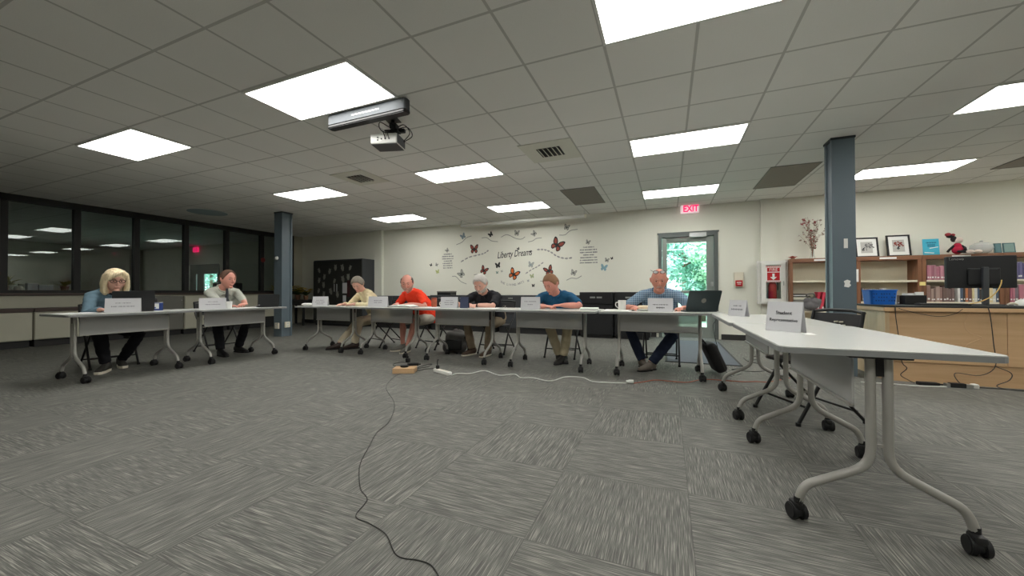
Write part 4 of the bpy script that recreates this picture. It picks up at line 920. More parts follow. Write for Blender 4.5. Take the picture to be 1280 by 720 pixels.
picture('black framed grey drawing leaning on the bookcase next to the column', 3.27, .33, .36, (mat('grey_bloom', lin(120, 120, 120), .8), .035, -.045), yaw=R(3))
picture('black framed picture with a reddish bloom, second along the bookcase', 3.70, .32, .38, (mat('rust_bloom', lin(134, 66, 58), .8), .0, .0), yaw=R(3))
t = thing('blue_notice_book', 'turquoise blue booklet standing on the bookcase between picture and doll', 'booklet', (4.07, 8.47, TOP)); b = NB(); t2 = NB(); box(t2, (0, 0, .14), (.20, .02, .27), .002); merge(b, t2, Matrix.Rotation(R(-6), 4, 'X')); obj('cover', b, mat('turquoise_card', lin(70, 178, 206), .5, var=.04), t)
b = NB(); F = Matrix.Rotation(R(-6), 4, 'X')
for z, w in ((.21, .13), (.175, .10), (.15, .10)): t2 = NB(); n = 9; [box(t2, (-w/2+w*(k+.5)/n, -.012, z), (w/n*.7, .001, .013+.006*(k % 2))) for k in range(n)]; merge(b, t2, F)
obj('dark_print', b, mat('navy_print', lin(30, 84, 120), .7), t); b = NB(); t2 = NB(); box(t2, (.03, -.012, .125), (.11, .001, .012), 0, (0, R(-10), 0)); box(t2, (-.03, -.012, .04), (.12, .001, .012), 0, (0, R(6), 0)); merge(b, t2, F); obj('white_swash', b, M['paper'], t)
# soft doll: plain stand-in sitting on the shelf edge
t = thing('soft_doll', 'soft doll in red with dark limbs and pale shoes sitting on the bookcase', 'doll', (4.36, 8.42, TOP)); M['doll_dark'] = mat('black_felt', lin(38, 34, 36), .9); M['doll_red'] = mat('crimson_felt', lin(168, 30, 60), .9); M['doll_pale'] = mat('pale_felt', lin(222, 206, 196), .9)
b = NB(); ball(b, (0, 0, .07), (.07, .06, .07)); ball(b, (.0, 0, .13), (.05, .045, .06)); obj('dress', fuse(b, .008, 2), M['doll_red'], t, True)
b = NB(); ball(b, (.01, -.01, .225), (.05, .047, .05)); hd = obj('head', b, M['doll_pale'], t, True); b = NB(); ball(b, (-.04, .01, .25), (.035, .04, .05)); ball(b, (-.085, .0, .30), (.05, .03, .035)); obj('dark_hair', b, M['doll_dark'], hd, True); b = NB(); ball(b, (-.115, -.01, .325), (.04, .025, .03)); ball(b, (-.06, -.01, .315), (.03, .022, .024)); obj('red_bow', b, mat('dusty_red_felt', lin(150, 56, 62), .9), hd, True)
for s, pts in ((1, [(.03, -.03, .05), (.10, -.06, .04), (.15, -.08, .03)]), (-1, [(-.02, -.03, .05), (.02, -.08, .035), (.04, -.12, .028)])): b = NB(); tube(b, smooth_path(pts), .022, 8); lg = obj('leg', b, M['doll_dark'], t, True); b = NB(); p = pts[-1]; ball(b, (p[0]+.035, p[1]-.02, p[2]), (.05, .03, .028)); obj('shoe', b, M['doll_pale'], lg, True)
for pts in ([(-.04, 0, .14), (-.09, -.01, .09), (-.13, -.02, .04)], [(.04, -.01, .14), (.07, -.03, .10), (.06, -.06, .07)]): b = NB(); tube(b, smooth_path(pts), .017, 8); obj('arm', b, M['doll_dark'], t, True)
t = thing('glass_bowl', 'round clear glass bowl with a lid knob beside the doll on the bookcase', 'bowl', (4.68, 8.5, TOP)); b = NB(); lathe(b, [(.05, 0), (.10, .03), (.13, .09), (.12, .14), (.115, .14), (.125, .09), (.095, .035), (.04, .012)], (0, 0, 0), 28); obj('bowl', b, M['frost'], t, 'auto'); b = NB(); lathe(b, [(.122, .1405), (.08, .175), (.02, .19), (.02, .205), (.012, .215), (.002, .217)], (0, 0, 0), 28); obj('lid', b, M['frost'], t, 'auto')
for x, w, lab, c in ((4.865, .085, 'narrow teal framed card on the bookcase right of the glass bowl', (92, 130, 136)), (4.99, .14, 'wider teal framed card at the right end of the bookcase top', (124, 152, 148))):
    t = thing('small_frame', lab, 'small frame', (x, 8.5, TOP)); b = NB(); box(b, (0, 0, .083), (w, .014, .16), .002, (R(-8), 0, 0)); obj('frame', b, mat('teal_frame', lin(70, 104, 108), .5), t); b = NB(); box(b, (0, -.0075, .084), (w-.03, .003, .13), 0, (R(-8), 0, 0)); obj('card', b, mat('teal_card', lin(*c), .6, var=.12, scale=40), t)
b = NB(); box(b, (0, 0, 0), (.075, .004, .06)); tag(obj('sticky_note', b, mat('yellow_note', lin(228, 214, 140), .8), None, False, (3.905, 8.366, 1.10)), 'pale yellow note stuck on a bookcase upright', 'note')
b = NB(); box(b, (0, 0, 0), (.05, .004, .22)); tag(obj('paper_notice', b, M['paper'], None, False, (3.05, 8.366, 1.25)), 'white notice hanging on the bookcase right beside the column', 'notice')

# ------------------------------------------------------------------ wooden circulation desk
t = thing('circulation_desk', 'long light maple service desk below the monitor at the right', 'desk', (2.22, 5.38, 0))
b = NB(); bx(b, .02, 2.9, .03, .66, .20, .755); bx(b, 0.1, 2.8, .06, .62, 0.0, .20); obj('carcass', b, M['maple'], t)
for i, (x0, x1) in enumerate(((.0, .92), (.925, 1.9), (1.905, 2.9))): b = NB(); bx(b, x0, x1, .005, .028, .215, .75, .002); obj('front_panel', b, M['maple'], t)
b = NB(); bx(b, .0, 2.9, .02, .05, .0, .205); obj('plinth', b, M['maple'], t)
b = NB(); bx(b, -.02, .018, .0, .66, .0, .755, .003); obj('end_panel', b, M['maple_pale'], t)
b = NB(); bx(b, -.04, 2.92, -.03, .70, .757, .80, .004); obj('top_trim', b, M['maple'], t); b = NB(); bx(b, -.04, 2.92, -.03, .70, .80, .822, .003); obj('counter_surface', b, M['kick'], t)
DT = .8225
t = thing('blue_basket', 'bright blue plastic basket on the desk beside the right column', 'basket', (2.30, 5.75, DT)); M['blue'] = mat('bright_blue_plastic', lin(26, 108, 206), .45, var=.05)
b = NB()
o0, o1, h = rrect(.22, .20, .03, 3), rrect(.25, .235, .035, 3), .165
va = [b.verts.new((x, y, 0)) for x, y in o0]; vb = [b.verts.new((x, y, h)) for x, y in o1]; vc = [b.verts.new((x*.96, y*.95, h)) for x, y in o1]; vd = [b.verts.new((x*.95, y*.94, .006)) for x, y in o0]; n = len(o0)
for p, q in ((va, vb), (vb, vc), (vc, vd)):
    for k in range(n): b.faces.new((p[k], p[(k+1) % n], q[(k+1) % n], q[k]))
b.faces.new(va[::-1]); b.faces.new(vd); obj('basket_body', b, M['blue'], t)
b = NB(); loft(b, [(x, y, h) for x, y in o1]+[(o1[0][0], o1[0][1], h)], .007, 6, (0, 0, 1)); obj('rim', b, M['blue'], t, True)
b = NB()
for i in range(9):
    for k in range(3): 
        if (i*3+k*2) % 5 != 0: box(b, (-.092+.023*i, -.108-.0035*k, .045+.038*k), (.012, .004, .014), .0, (R(-5), 0, 0))
obj('slots', b, mat('deep_blue_slot', lin(10, 58, 130), .6), t)
t = thing('desk_organizer', 'low black organizer with white papers on the desk behind the wire', 'organizer', (2.58, 5.72, DT)); b = NB(); box(b, (0, 0, .055), (.19, .13, .105), .006); obj('organizer_body', b, M['black_plastic'], t); b = NB(); box(b, (.05, -.02, .12), (.07, .02, .05)); box(b, (-.02, .02, .115), (.11, .02, .03)); obj('papers', b, M['paper'], t)
for i, (x, c) in enumerate(((2.445, (214, 212, 204)), (2.47, (150, 134, 120)))): book(x, 5.80, DT, .022, .11, .12, c, 'small upright book between the basket and the black organizer', 'small books on the desk')
t = thing('desk_keyboard', 'flat black keyboard lying on the desk left of the monitor stand', 'keyboard', (2.72, 5.50, DT)); b = NB(); bx(b, -.20, .20, -.06, .06, 0, .018, .004); obj('tray', b, M['black_plastic'], t); b = NB(); [bx(b, -.19+.0265*i, -.169+.0265*i, -.05+.026*k, -.03+.026*k, .0185, .022) for i in range(14) for k in range(4)]; obj('keys', b, M['charcoal'], t)
t = thing('monitor', 'large black computer monitor on the desk, its back to the viewer', 'monitor', (3.14, 5.72, DT), R(4)); M['mon'] = mat('matte_black_shell', lin(30, 31, 33), .5, var=.04)
b = NB(); bx(b, -.285, .285, -.012, .03, .185, .535, .008); obj('shell', b, M['mon'], t); b = NB(); bx(b, -.26, .26, .0302, .033, .21, .515); obj('screen', b, M['black_plastic'], t)
b = NB(); bx(b, -.12, .14, -.035, -.012, .22, .40, .008); bk = obj('back_hump', b, M['mon'], t); b = NB(); bx(b, -.10, .12, -.0355, -.0345, .385, .39); obj('vent_line', b, M['charcoal'], bk)
b = NB(); bx(b, -.022, .026, -.07, -.036, .012, .41, .006); obj('stand_arm', b, M['charcoal'], t); b = NB(); prism(b, rrect(.26, .20, .03, 3), 0, .012, fr((0, -.02, 0)), .002); obj('stand_base', b, M['charcoal'], t)
b = text_bm('Lenovo', .042, .0008, 'LEFT'); b.transform(fr((-.268, -.0125, .505), (R(90), 0, 0))); obj('lettering', b, M['chrome'], t)
b = NB(); tube(b, smooth_path([(.135, -.05, .27), (.12, -.06, .22), (.07, -.09, .15), (.0, -.12, .09), (-.10, -.14, .04), (-.20, -.15, .012), (-.26, -.15, .006)]), .005, 6); obj('yellow_cable', b, mat('yellow_cable', lin(206, 172, 100), .6), t, True)
t = thing('white_mouse_bowl', 'rounded white cap-shaped device on the desk right of the monitor stand', 'device', (3.40, 5.62, DT)); b = NB(); lathe(b, [(.06, 0), (.062, .02), (.05, .05), (.025, .066), (.002, .07)], (0, 0, 0), 24); obj('dome', b, M['white_metal'], t, 'auto'); b = NB(); tube(b, smooth_path([(-.05, -.02, .01), (-.10, -.03, .03), (-.13, -.02, .01)]), .008, 6); obj('cord_stub', b, M['offwhite'], t, True)
# wires on the desk front and floor
def wire(lab, pts, r=.004, m='cord_black', name='wire'):
    b = NB(); tube(b, smooth_path(pts), r, 6); return tag(obj(name, b, M[m], None, True), lab, 'wire')
fy = 5.375
wire('black wire hanging down the desk front below the black organizer', [(2.27, 5.34, .82), (2.275, fy-.03, .70), (2.30, fy-.03, .45), (2.32, fy-.03, .22), (2.36, fy-.03, .15), (2.30, fy-.05, .08), (2.36, fy-.06, .03), (2.40, fy-.08, .006)])
wire('black wire hanging down the desk front below the monitor', [(2.98, 5.34, .82), (3.00, fy-.03, .72), (3.02, fy-.03, .45), (3.03, fy-.03, .22), (2.92, fy-.03, .12), (2.74, fy-.03, .13), (2.75, fy-.04, .05), (2.80, fy-.06, .006)])
wire('thin tan wire looped on the desk front left of the black wire', [(2.86, fy-.02, .76), (2.82, fy-.02, .66), (2.84, fy-.02, .56), (2.94, fy-.02, .50), (2.83, fy-.02, .42), (2.82, fy-.02, .30)], .003, 'maple')
wire('thin wire sagging under the desk top near the basket', [(2.30, fy-.03, .79), (2.45, fy-.03, .74), (2.62, fy-.03, .71), (2.74, fy-.03, .74), (2.80, fy-.03, .79)], .003, 'cord_black')
wire('black wire lying along the foot of the desk', [(2.80, 5.28, .006), (2.98, 5.30, .006), (3.2, 5.29, .006), (3.5, 5.31, .006), (4.0, 5.3, .006)], .006)
wire('coiled black wire at the right foot of the desk', [(3.03, fy-.03, .22), (3.14, fy-.03, .16), (3.12, fy-.04, .09), (3.02, fy-.06, .03), (3.1, fy-.1, .006), (3.3, fy-.12, .006)], .004)
wire('white cord along the foot of the desk', [(1.9, 5.14, .007), (2.10, 5.16, .007), (2.29, 5.15, .007), (2.45, 5.17, .007), (2.62, 5.22, .007)], .007, 'cord_white')
t = thing('power_strip', 'silver and black power strip on the carpet at the foot of the desk', 'power strip', (2.72, 5.24, 0), R(4)); b = NB(); box(b, (0, 0, .02), (.24, .05, .04), .005); obj('strip_body', b, M['chrome'], t); b = NB(); box(b, (-.03, -.004, .025), (.12, .052, .045), .005); obj('black_plugs', b, M['black_plastic'], t); b = NB(); box(b, (.105, 0, .024), (.05, .054, .048), .01); obj('end_cap', b, M['white_metal'], t)
t = thing('power_adapter', 'long black power adapter at the foot of the desk, left of the power strip', 'power adapter', (2.48, 5.25, 0), R(5)); b = NB(); box(b, (0, 0, .018), (.17, .06, .035), .008); obj('brick', b, M['rubber'], t); b = NB(); cyl(b, (.10, 0, .018), .008, .04, 10, None, (0, R(90), 0)); obj('strain_relief', b, M['black_plastic'], t)
wire('black cable hanging from the middle right table down to the carpet', [(.47, 4.40, .70), (.44, 4.47, .60), (.50, 4.62, .35), (.58, 4.78, .12), (.66, 4.95, .006), (.80, 5.15, .006)], .003)
# ------------------------------------------------------------------ butterfly wall lettering and decals
YD = WB-.0025
M['mon_o'] = mat('monarch_orange', lin(214, 112, 54), .7, var=.1, scale=40); M['mon_r'] = mat('rust_red_wing', lin(150, 76, 64), .7, var=.15, scale=40); M['wing_k'] = mat('black_wing', lin(46, 48, 46), .7)
M['wing_b'] = mat('pale_blue_wing', lin(140, 176, 188), .7, var=.1); M['wing_g'] = mat('pale_green_wing', lin(176, 186, 120), .7); M['wing_w'] = mat('pale_grey_wing', lin(172, 174, 166), .7); M['wing_bg'] = mat('blue_grey_wing', lin(132, 150, 158), .7); M['wing_t'] = mat('teal_wing', lin(140, 178, 162), .7)
UP = [(0, .0), (.03, .20), (.13, .42), (.32, .60), (.50, .64), (.57, .56), (.55, .38), (.50, .18), (.40, .04), (.20, -.04)]
LO = [(0, .0), (.18, .02), (.38, .0), (.47, -.12), (.46, -.28), (.36, -.44), (.22, -.48), (.10, -.36), (.03, -.16)]
def butterfly(lab, x, z, s, m, edge='wing_k', roll=0., side=False, fold=1.):
    t = thing('butterfly_decal', lab, 'butterfly decal', (x, YD, z), 0, 'butterfly decals on the back wall'); W_ = NB(); E_ = NB()
    F = Matrix.Rotation(R(90), 4, 'X') @ Matrix.Rotation(roll, 4, 'Z') @ Matrix.Scale(s, 4); kf = .64 if m[:3] == 'mon' else .78
    for sx in ((1, -1) if not side else (1,)):
        for poly in (UP, LO):
            k = sx*(fold if sx < 0 else 1.); P = [(px*k, py) for px, py in poly]; cx = sum(p[0] for p in P)/len(P); cy = sum(p[1] for p in P)/len(P)
            prism(E_, P, 0, .002/s, F); prism(W_, [(cx+(px-cx)*kf, cy+(py-cy)*kf) for px, py in P], .002/s, .003/s, F)
    for f_ in W_.faces: f_.material_index = 1
    merge(E_, W_); obj('wings', E_, [M[edge], M[m]], t); E_ = NB()
    prism(E_, [(-.03, -.25), (.03, -.25), (.035, .1), (.0, .2), (-.035, .1)], .0, .004/s, F)
    if s > .1:
        for sx in (-1, 1): prism(E_, [(0, .16), (sx*.10, .40), (sx*.12, .39), (.012*sx, .15)], 0, .002/s, F)
    obj('butterfly_body', E_, M[edge], t)
BF = [(-5.00, 2.45, .19, 'wing_bg', 'blue-grey butterfly, upper left end of the wall decals', .5, 'wing_bg'), (-4.19, 2.45, .16, 'wing_k', 'dark slim butterfly under the left end of the screen case', .6, 'wing_k'), (-3.47, 2.44, .17, 'wing_w', 'black butterfly at the top middle of the wall decals, left of the grey one', -.15, 'wing_k'),
 (-4.67, 2.09, .30, 'mon_r', 'rust-red open butterfly left of the script title', .0, 'wing_k'), (-5.49, 2.10, .13, 'wing_w', 'small dark butterfly above the left block of lines', .7, 'wing_k'), (-6.01, 1.72, .08, 'wing_k', 'tiny dark butterfly, leftmost of all wall decals', .5, 'wing_k'), (-5.83, 1.72, .09, 'wing_w', 'tiny grey butterfly left of the left block of lines', -.4, 'wing_k'), (-5.80, 1.53, .14, 'wing_g', 'small yellow-green butterfly below the tiny leftmost pair', .2, 'wing_g'),
 (-5.05, 1.45, .24, 'wing_w', 'white and black butterfly low on the left, above a curved line', .7, 'wing_k'), (-4.39, 1.53, .27, 'mon_r', 'rust-red butterfly right above the black-shirted man\'s head', -.5, 'wing_k'), (-3.99, 1.65, .18, 'wing_k', 'black butterfly below the start of the script title', .15, 'wing_k'), (-4.01, 1.47, .07, 'wing_t', 'tiny teal butterfly under the black one', 0, 'wing_k'), (-3.88, 1.50, .06, 'wing_w', 'tiny pale butterfly beside the tiny teal one', .3, 'wing_w'),
 (-3.56, 1.41, .34, 'mon_o', 'bright orange butterfly in the centre above the curved capital lettering', -.5, 'wing_k'), (-3.01, 2.40, .16, 'wing_w', 'grey and black butterfly at the top, right of the middle', .9, 'wing_k'), (-2.20, 2.50, .17, 'wing_w', 'black and white butterfly, highest of the decals on the right', -.3, 'wing_k'), (-2.44, 2.09, .38, 'mon_r', 'largest rust-red butterfly right of the script title', -.55, 'wing_k'),
 (-1.70, 2.12, .13, 'wing_w', 'small dark butterfly above the right block of lines', -.3, 'wing_k'), (-1.27, 1.69, .10, 'wing_w', 'small dark butterfly right of the right block of lines', -.2, 'wing_k'), (-1.16, 1.73, .06, 'wing_k', 'tiny dark butterfly, rightmost of all wall decals', .3, 'wing_k'), (-1.34, 1.52, .19, 'wing_b', 'pale blue butterfly at the right end of the decals', -.2, 'wing_b'), (-3.10, 1.64, .18, 'wing_w', 'pale grey butterfly below the end of the script title', -.2, 'wing_bg'),
 (-2.64, 1.48, .29, 'mon_r', 'rust-red butterfly right above the teal-shirted man\'s head', .4, 'wing_k'), (-2.04, 1.42, .17, 'wing_w', 'white and black butterfly right of the teal-shirted man\'s head', -.3, 'wing_k'), (-3.07, 1.36, .13, 'wing_g', 'small green-grey butterfly right of the bright orange one', .2, 'wing_bg'), (-3.17, 1.25, .06, 'wing_w', 'tiny grey butterfly at the end of the curved capital lettering', .2, 'wing_bg'), (-3.04, 1.13, .08, 'wing_k', 'tiny solid black butterfly, lowest of the decals', 0, 'wing_k'),
 (-3.43, 2.05, .07, 'wing_k', 'tiny black butterfly on top of the script title', .4, 'wing_k'), (-3.11, 1.97, .05, 'wing_k', 'tiny black butterfly at the end of the script title', .6, 'wing_k')]
for x, z, s, m, lab, ro, ed in BF: butterfly(lab, x, z, s*(.70 if s > .1 else .85), m, ed, ro)
def ribbon(lab, pts, w=.018, m='ink', dash=0):
    P = smooth_path([(x, YD-.001, z) for x, z in pts], 10); b = NB(); acc = 0
    for i, (p, q) in enumerate(zip(P, P[1:])):
        n = (q-p).cross(Vector((0, 1, 0))).normalized(); h = w
        if dash:
            h = w*(.6+.55*((i*7) % 5)/4)
            if i % 5 == 4: continue
            q = p+(q-p)*.72
        a = [p+n*h/2, q+n*h/2, q-n*h/2, p-n*h/2]; v = [b.verts.new(x) for x in a]; u = [b.verts.new(x+Vector((0, .0012, 0))) for x in a]
        b.faces.new(v); b.faces.new(u[::-1])
        for k in range(4): b.faces.new((v[k], v[(k+1) % 4], u[(k+1) % 4], u[k]))
    return tag(obj('wall_script' if dash else 'flight_line', b, M[m]), lab, 'wall decal')
M['swirl'] = mat('grey_swirl_vinyl', lin(150, 152, 146), .8)
for pts, lab in (([(-5.21, 2.24), (-5.04, 2.3), (-4.9, 2.41), (-4.75, 2.45)], 'grey curved line under the blue-grey butterfly'), ([(-4.45, 2.38), (-4.31, 2.38), (-4.17, 2.29), (-3.99, 2.26)], 'grey curved line under the dark slim butterfly'), ([(-3.9, 2.37), (-3.73, 2.42), (-3.49, 2.31), (-3.34, 2.29), (-3.25, 2.34)], 'grey waved line under the black top middle butterfly'), ([(-3.17, 2.21), (-3.05, 2.23), (-2.96, 2.28), (-2.82, 2.29)], 'grey curved line under the grey and black top butterfly'), ([(-2.38, 2.33), (-2.24, 2.33), (-2.11, 2.42), (-1.94, 2.44)], 'grey curved line under the highest butterfly'), ([(-5.34, 1.4), (-5.22, 1.39), (-5.07, 1.26), (-4.9, 1.19)], 'dark curved line under the low white butterfly on the left'), ([(-2.21, 1.25), (-2.09, 1.3), (-1.96, 1.29), (-1.85, 1.35)], 'grey curved line right of the teal-shirted man\'s head'), ([(-4.68, 1.43), (-4.5, 1.44)], 'short grey line left of the black-shirted man\'s head'), ([(-2.86, 1.24), (-2.7, 1.24)], 'short grey line left of the teal-shirted man\'s head')): ribbon(lab, pts, .016, 'swirl')
ribbon('curved line of small lettering under the rust-red butterfly on the left', [(-5.07, 1.78), (-4.83, 1.89), (-4.57, 1.94), (-4.38, 1.98), (-4.24, 2.06)], .036, 'ink', 1)
ribbon('long curved line of lettering under the largest rust-red butterfly', [(-2.94, 2.01), (-2.76, 2.0), (-2.6, 1.94), (-2.44, 1.83), (-2.25, 1.77), (-2.05, 1.78)], .038, 'ink', 1)
ribbon('slanted line of lettering under the pale grey butterfly', [(-3.24, 1.43), (-3.07, 1.53), (-2.92, 1.6), (-2.76, 1.71)], .03, 'ink', 1)
for x, z, h, lab, sd in ((-5.48, 1.63, .37, 'left block of small printed lines on the back wall', 3), (-1.69, 1.65, .36, 'right block of small printed lines on the back wall', 8)):
    t = thing('wall_verse', lab, 'wall decal', (x, YD, z)); g = random.Random(sd)
    for k in range(7):
        b = NB(); w = g.uniform(.26, .40) if k not in (0, 3) else .24; zz = h*(6-k)/6; xx = -w/2
        while xx < w/2:
            ww = g.uniform(.012, .022); hh = g.uniform(.018, .032); bx(b, xx, xx+ww*.78, -.001, 0, zz-hh/2, zz+hh/2); xx += ww + (.012 if g.random() < .2 else 0)
        obj('text_line', b, M['ink'], t)
b = text_bm('Liberty Dreams', .205, .0008, 'CENTER', .0015)
for v in b.verts: v.co.x += v.co.y*.32
bmesh.ops.scale(b, vec=(.72, 1.15, 1), verts=b.verts[:]); b.transform(Matrix.Translation((-3.53, YD-.001, 1.93)) @ Matrix.Rotation(R(90), 4, 'X') @ Matrix.Rotation(R(3), 4, 'Z')); tag(obj('wall_title', b, M['ink_dark']), 'dark slanted script title in the middle of the butterfly wall', 'wall lettering')
b = NB()
for i, ch in enumerate('THE LIVING ARTS'):
    if ch == ' ': continue
    u = i/14*2-1; q = text_bm(ch, .075, .0008); q.transform(Matrix.Translation((-3.60+u*.30, YD-.001, 1.155+.075*u*u)) @ Matrix.Rotation(R(90), 4, 'X') @ Matrix.Rotation(R(26*u), 4, 'Z')); merge(b, q)
tag(obj('wall_arc_lettering', b, M['ink']), 'small capital letters curving under the bright orange butterfly', 'wall lettering')

# ------------------------------------------------------------------ things seen through the windows and outdoors
M['far_wood'] = mat('dim_wood', lin(110, 96, 84), .7)
b = NB(); bx(b, WL-.75, WL-.20, -1, WB-.3, .96, 1.0); t = obj('far_worktop', b, M['far_wood']); tag(t, 'long worktop behind the window wall in the next room', 'worktop')
b = NB()
for y in (-.8, 2., 4.8, 8.2): bx(b, WL-.74, WL-.70, y-.05, y+.05, 0, .96)
obj('leg_frame', b, M['far_wood'], t)
for y, w, h, lab in ((3.16, .13, .16, 'left white box behind the first window pane'), (3.33, .19, .13, 'right, wider white box behind the first window pane')):
    t = thing('white_box', lab, 'box', (WL-.36, y, 1.0005)); b = NB(); box(b, (0, 0, h/2), (.12, w, h), .003); obj('box_body', b, M['card'], t); b = NB(); box(b, (0, 0, h+.004), (.124, w+.004, .008)); obj('lid', b, M['white_metal'], t)
pot_plant('potted_plant', 'dry brownish plant behind the first window pane left of the white boxes', WL-.45, 2.86, 1.0005, .34, .9, False, 26, .06)
pot_plant('potted_plant', 'leafy plant behind the first window pane right of the white boxes', WL-.45, 3.62, 1.0005, .26, .9, False, 22, .06)
t = thing('pale_gourd', 'pale round gourd on the worktop behind the first window pane', 'gourd', (WL-.36, 3.0, 1.0005)); b = NB(); ball(b, (0, 0, .06), (.06, .06, .06)); obj('gourd_body', b, M['offwhite'], t, True); b = NB(); cyl(b, (0, 0, .13), .01, .03, 8); obj('stem', b, M['far_wood'], t)
t = thing('dark_printer', 'dark machine on the worktop behind the window right of the necktie man', 'machine', (WL-.5, 6.75, 1.0005)); b = NB(); bx(b, -.2, .2, -.28, .28, 0, .25, .02); bx(b, -.16, .16, -.2, .1, .25, .32, .02); obj('machine_body', b, M['black_plastic'], t); b = NB(); bx(b, .2, .206, -.2, .1, .05, .16); obj('front_panel', b, M['charcoal'], t)
b = NB(); cyl(b, (0, 0, 0), .07, .006, 8, None, (0, R(90), 0)); tag(obj('red_sticker', b, mat('dull_red_sticker', lin(120, 44, 44), .7), None, False, (WL+.034, 7.39, 1.93)), 'dull red eight-sided sticker on a dark window post near the left column', 'sticker')

b = NB(); bx(b, -30, 16, WB+.2, 40, -.14, -.02); o = struct('ground_outside', b, mat('grass_ground', lin(158, 176, 156), .9, var=.2, scale=3))
M['bark'] = mat('tree_bark', lin(92, 80, 66), .9, var=.3); 
LV = [mat('foliage_teal', lin(150, 196, 184), .6, var=.3, scale=2), mat('foliage_green', lin(122, 180, 160), .6, var=.3, scale=2), mat('foliage_light', lin(178, 216, 188), .6, var=.3, scale=2)]
def tree(lab, x, y, h, r, m, seed, n=9000):
    g = random.Random(seed); t = thing('leafy_tree', lab, 'tree', (x, y, -.02), 0, 'trees outside the door')
    b = NB(); tube(b, smooth_path([(0, 0, 0), (.05, .03, h*.3), (-.04, 0, h*.65), (0, 0, h*.95)]), .09, 8)
    for k in range(7): a = k*2.4; z = h*(.3+.08*k); tube(b, smooth_path([(0, 0, z), (r*.4*math.cos(a), r*.4*math.sin(a), z+.25), (r*.8*math.cos(a), r*.8*math.sin(a), z+.6)]), .03, 6)
    obj('trunk', b, M['bark'], t, True)
    b = NB(); cl_ = [(Vector((g.gauss(0, r*.45), g.gauss(0, r*.45), h*g.uniform(.10, 1.0))), g.uniform(.3, .6)*r*.6) for _ in range(26)]
    for k in range(n):
        c, q = cl_[k % 26]; d = Vector((g.gauss(0, 1), g.gauss(0, 1), g.gauss(0, .8))).normalized(); p = c+d*q*g.uniform(.6, 1.05); L = g.uniform(.05, .11)
        u = Vector((g.gauss(0, 1), g.gauss(0, 1), g.gauss(0, .6))).normalized(); v = u.cross(d+Vector((0, 0, .01))).normalized()
        b.faces.new([b.verts.new(p-u*L), b.verts.new(p+v*L*.45), b.verts.new(p+u*L), b.verts.new(p-v*L*.45)])
    obj('crown', b, m, t)
tree('pale teal leafy tree filling the left of the door glass', -.6, 13.0, 4.4, 1.6, LV[0], 1); tree('green leafy tree filling the middle of the door glass', 1.1, 14.2, 5.2, 1.9, LV[1], 2); tree('light green shrubby tree low on the right of the door glass', 2.0, 12.2, 3.0, 1.3, LV[2], 3)
tree('leafy tree behind the two nearer trees outside the door', .6, 17.5, 6.5, 2.6, LV[0], 4, 11000); tree('broad leafy tree far to the left outside the door', -3.4, 16.5, 6.0, 2.4, LV[1], 6, 7000); tree('leafy tree outside the next room\'s glass door', -25.5, 14.0, 5.0, 2.4, LV[0], 9, 7000)
# ------------------------------------------------------------------ people
V = Vector
def skin_mat(name, c, var=.10):
    m = mat(name, c, .5, var=var, scale=14, spec=.35); return m
def sstep(t): t = max(0, min(1, t)); return t*t*(3-2*t)
def interp(tab, x):
    for (a, b), (c, d) in zip(tab, tab[1:]):
        if x <= c: return b+(d-b)*(x-a)/(c-a)
    return tab[-1][1]
def head_pt(d, k=1.):
    x, y, z = d; X = .083*x; Y = .097*y; Z = .121*z
    if z < 0:
        q = -z; X *= 1-.26*q**1.6
        Y *= (1-.04*q) if y > 0 else (1-.42*q)
    if y > 0:
        Y *= 1-.06*abs(x)**3
        Y -= .009*math.exp(-((abs(x)-.40)/.16)**2-((z-.08)/.13)**2)
        Y += .004*math.exp(-(x/.5)**2-((z-.26)/.09)**2)
        X += .004*(1 if x > 0 else -1)*math.exp(-((abs(x)-.72)/.2)**2-((z+.15)/.2)**2)
    return V((X, Y, Z))*k
def ik(a, c, l1, l2, hint):
    d = c-a; L = min(d.length, (l1+l2)*.995); u = d.normalized(); c2 = a+u*L
    x = (l1*l1-l2*l2+L*L)/(2*L); h = math.sqrt(max(0, l1*l1-x*x)); hv = hint-u*hint.dot(u); hv = hv.normalized() if hv.length > 1e-4 else V((0, 0, 1))
    return a+u*x+hv*h, c2
def build_hand(b, w, d, n, side, curl=.5, s=1., thumb_in=.5):
    """palm with four bent fingers and a thumb from the side of its base; n = back of the hand"""
    d = d.normalized(); n = (n-d*n.dot(d)).normalized(); lat = d.cross(n); th = -lat*side
    loft(b, [w-d*.03, w, w+d*.035*s, w+d*.075*s, w+d*.095*s], [(.024, .019), (.026*s, .018*s), (.036*s, .016*s), (.041*s, .014*s), (.036*s, .010*s)], 12, n)
    for i, (o, L, sp) in enumerate(((-.031, .066, .13), (-.0105, .078, .04), (.0105, .073, -.05), (.031, .058, -.16))):
        o, sp = (o, sp) if side > 0 else (o, sp)
        base = w+d*(.088-.006*abs(i-1.3))*s+(-th)*o*s
        q = (d+th*sp).normalized(); p = base-q*.02; P = [p, base]; ang = 0
        for k, f in enumerate((.45, .31, .24)):
            ang += curl*(.55, .9, .6)[k]*(1+.08*i); dr = q*math.cos(ang)-n*math.sin(ang); P.append(P[-1]+dr*L*f*s)
        loft(b, P, [.008*s, .0088*s, .0082*s, .0075*s, .0055*s], 8, th)
    base = w+d*.028*s+th*.026*s; q = (d*.72+th*.62*(1-thumb_in*.5)-n*.28*thumb_in).normalized(); q2 = (d*.9+th*.15-n*.25*thumb_in).normalized()
    loft(b, [w+d*.012*s+th*.010*s, base, base+q*.036*s, base+q*.036*s+q2*.030*s], [.012*s, .0125*s, .0105*s, .0065*s], 8, n)

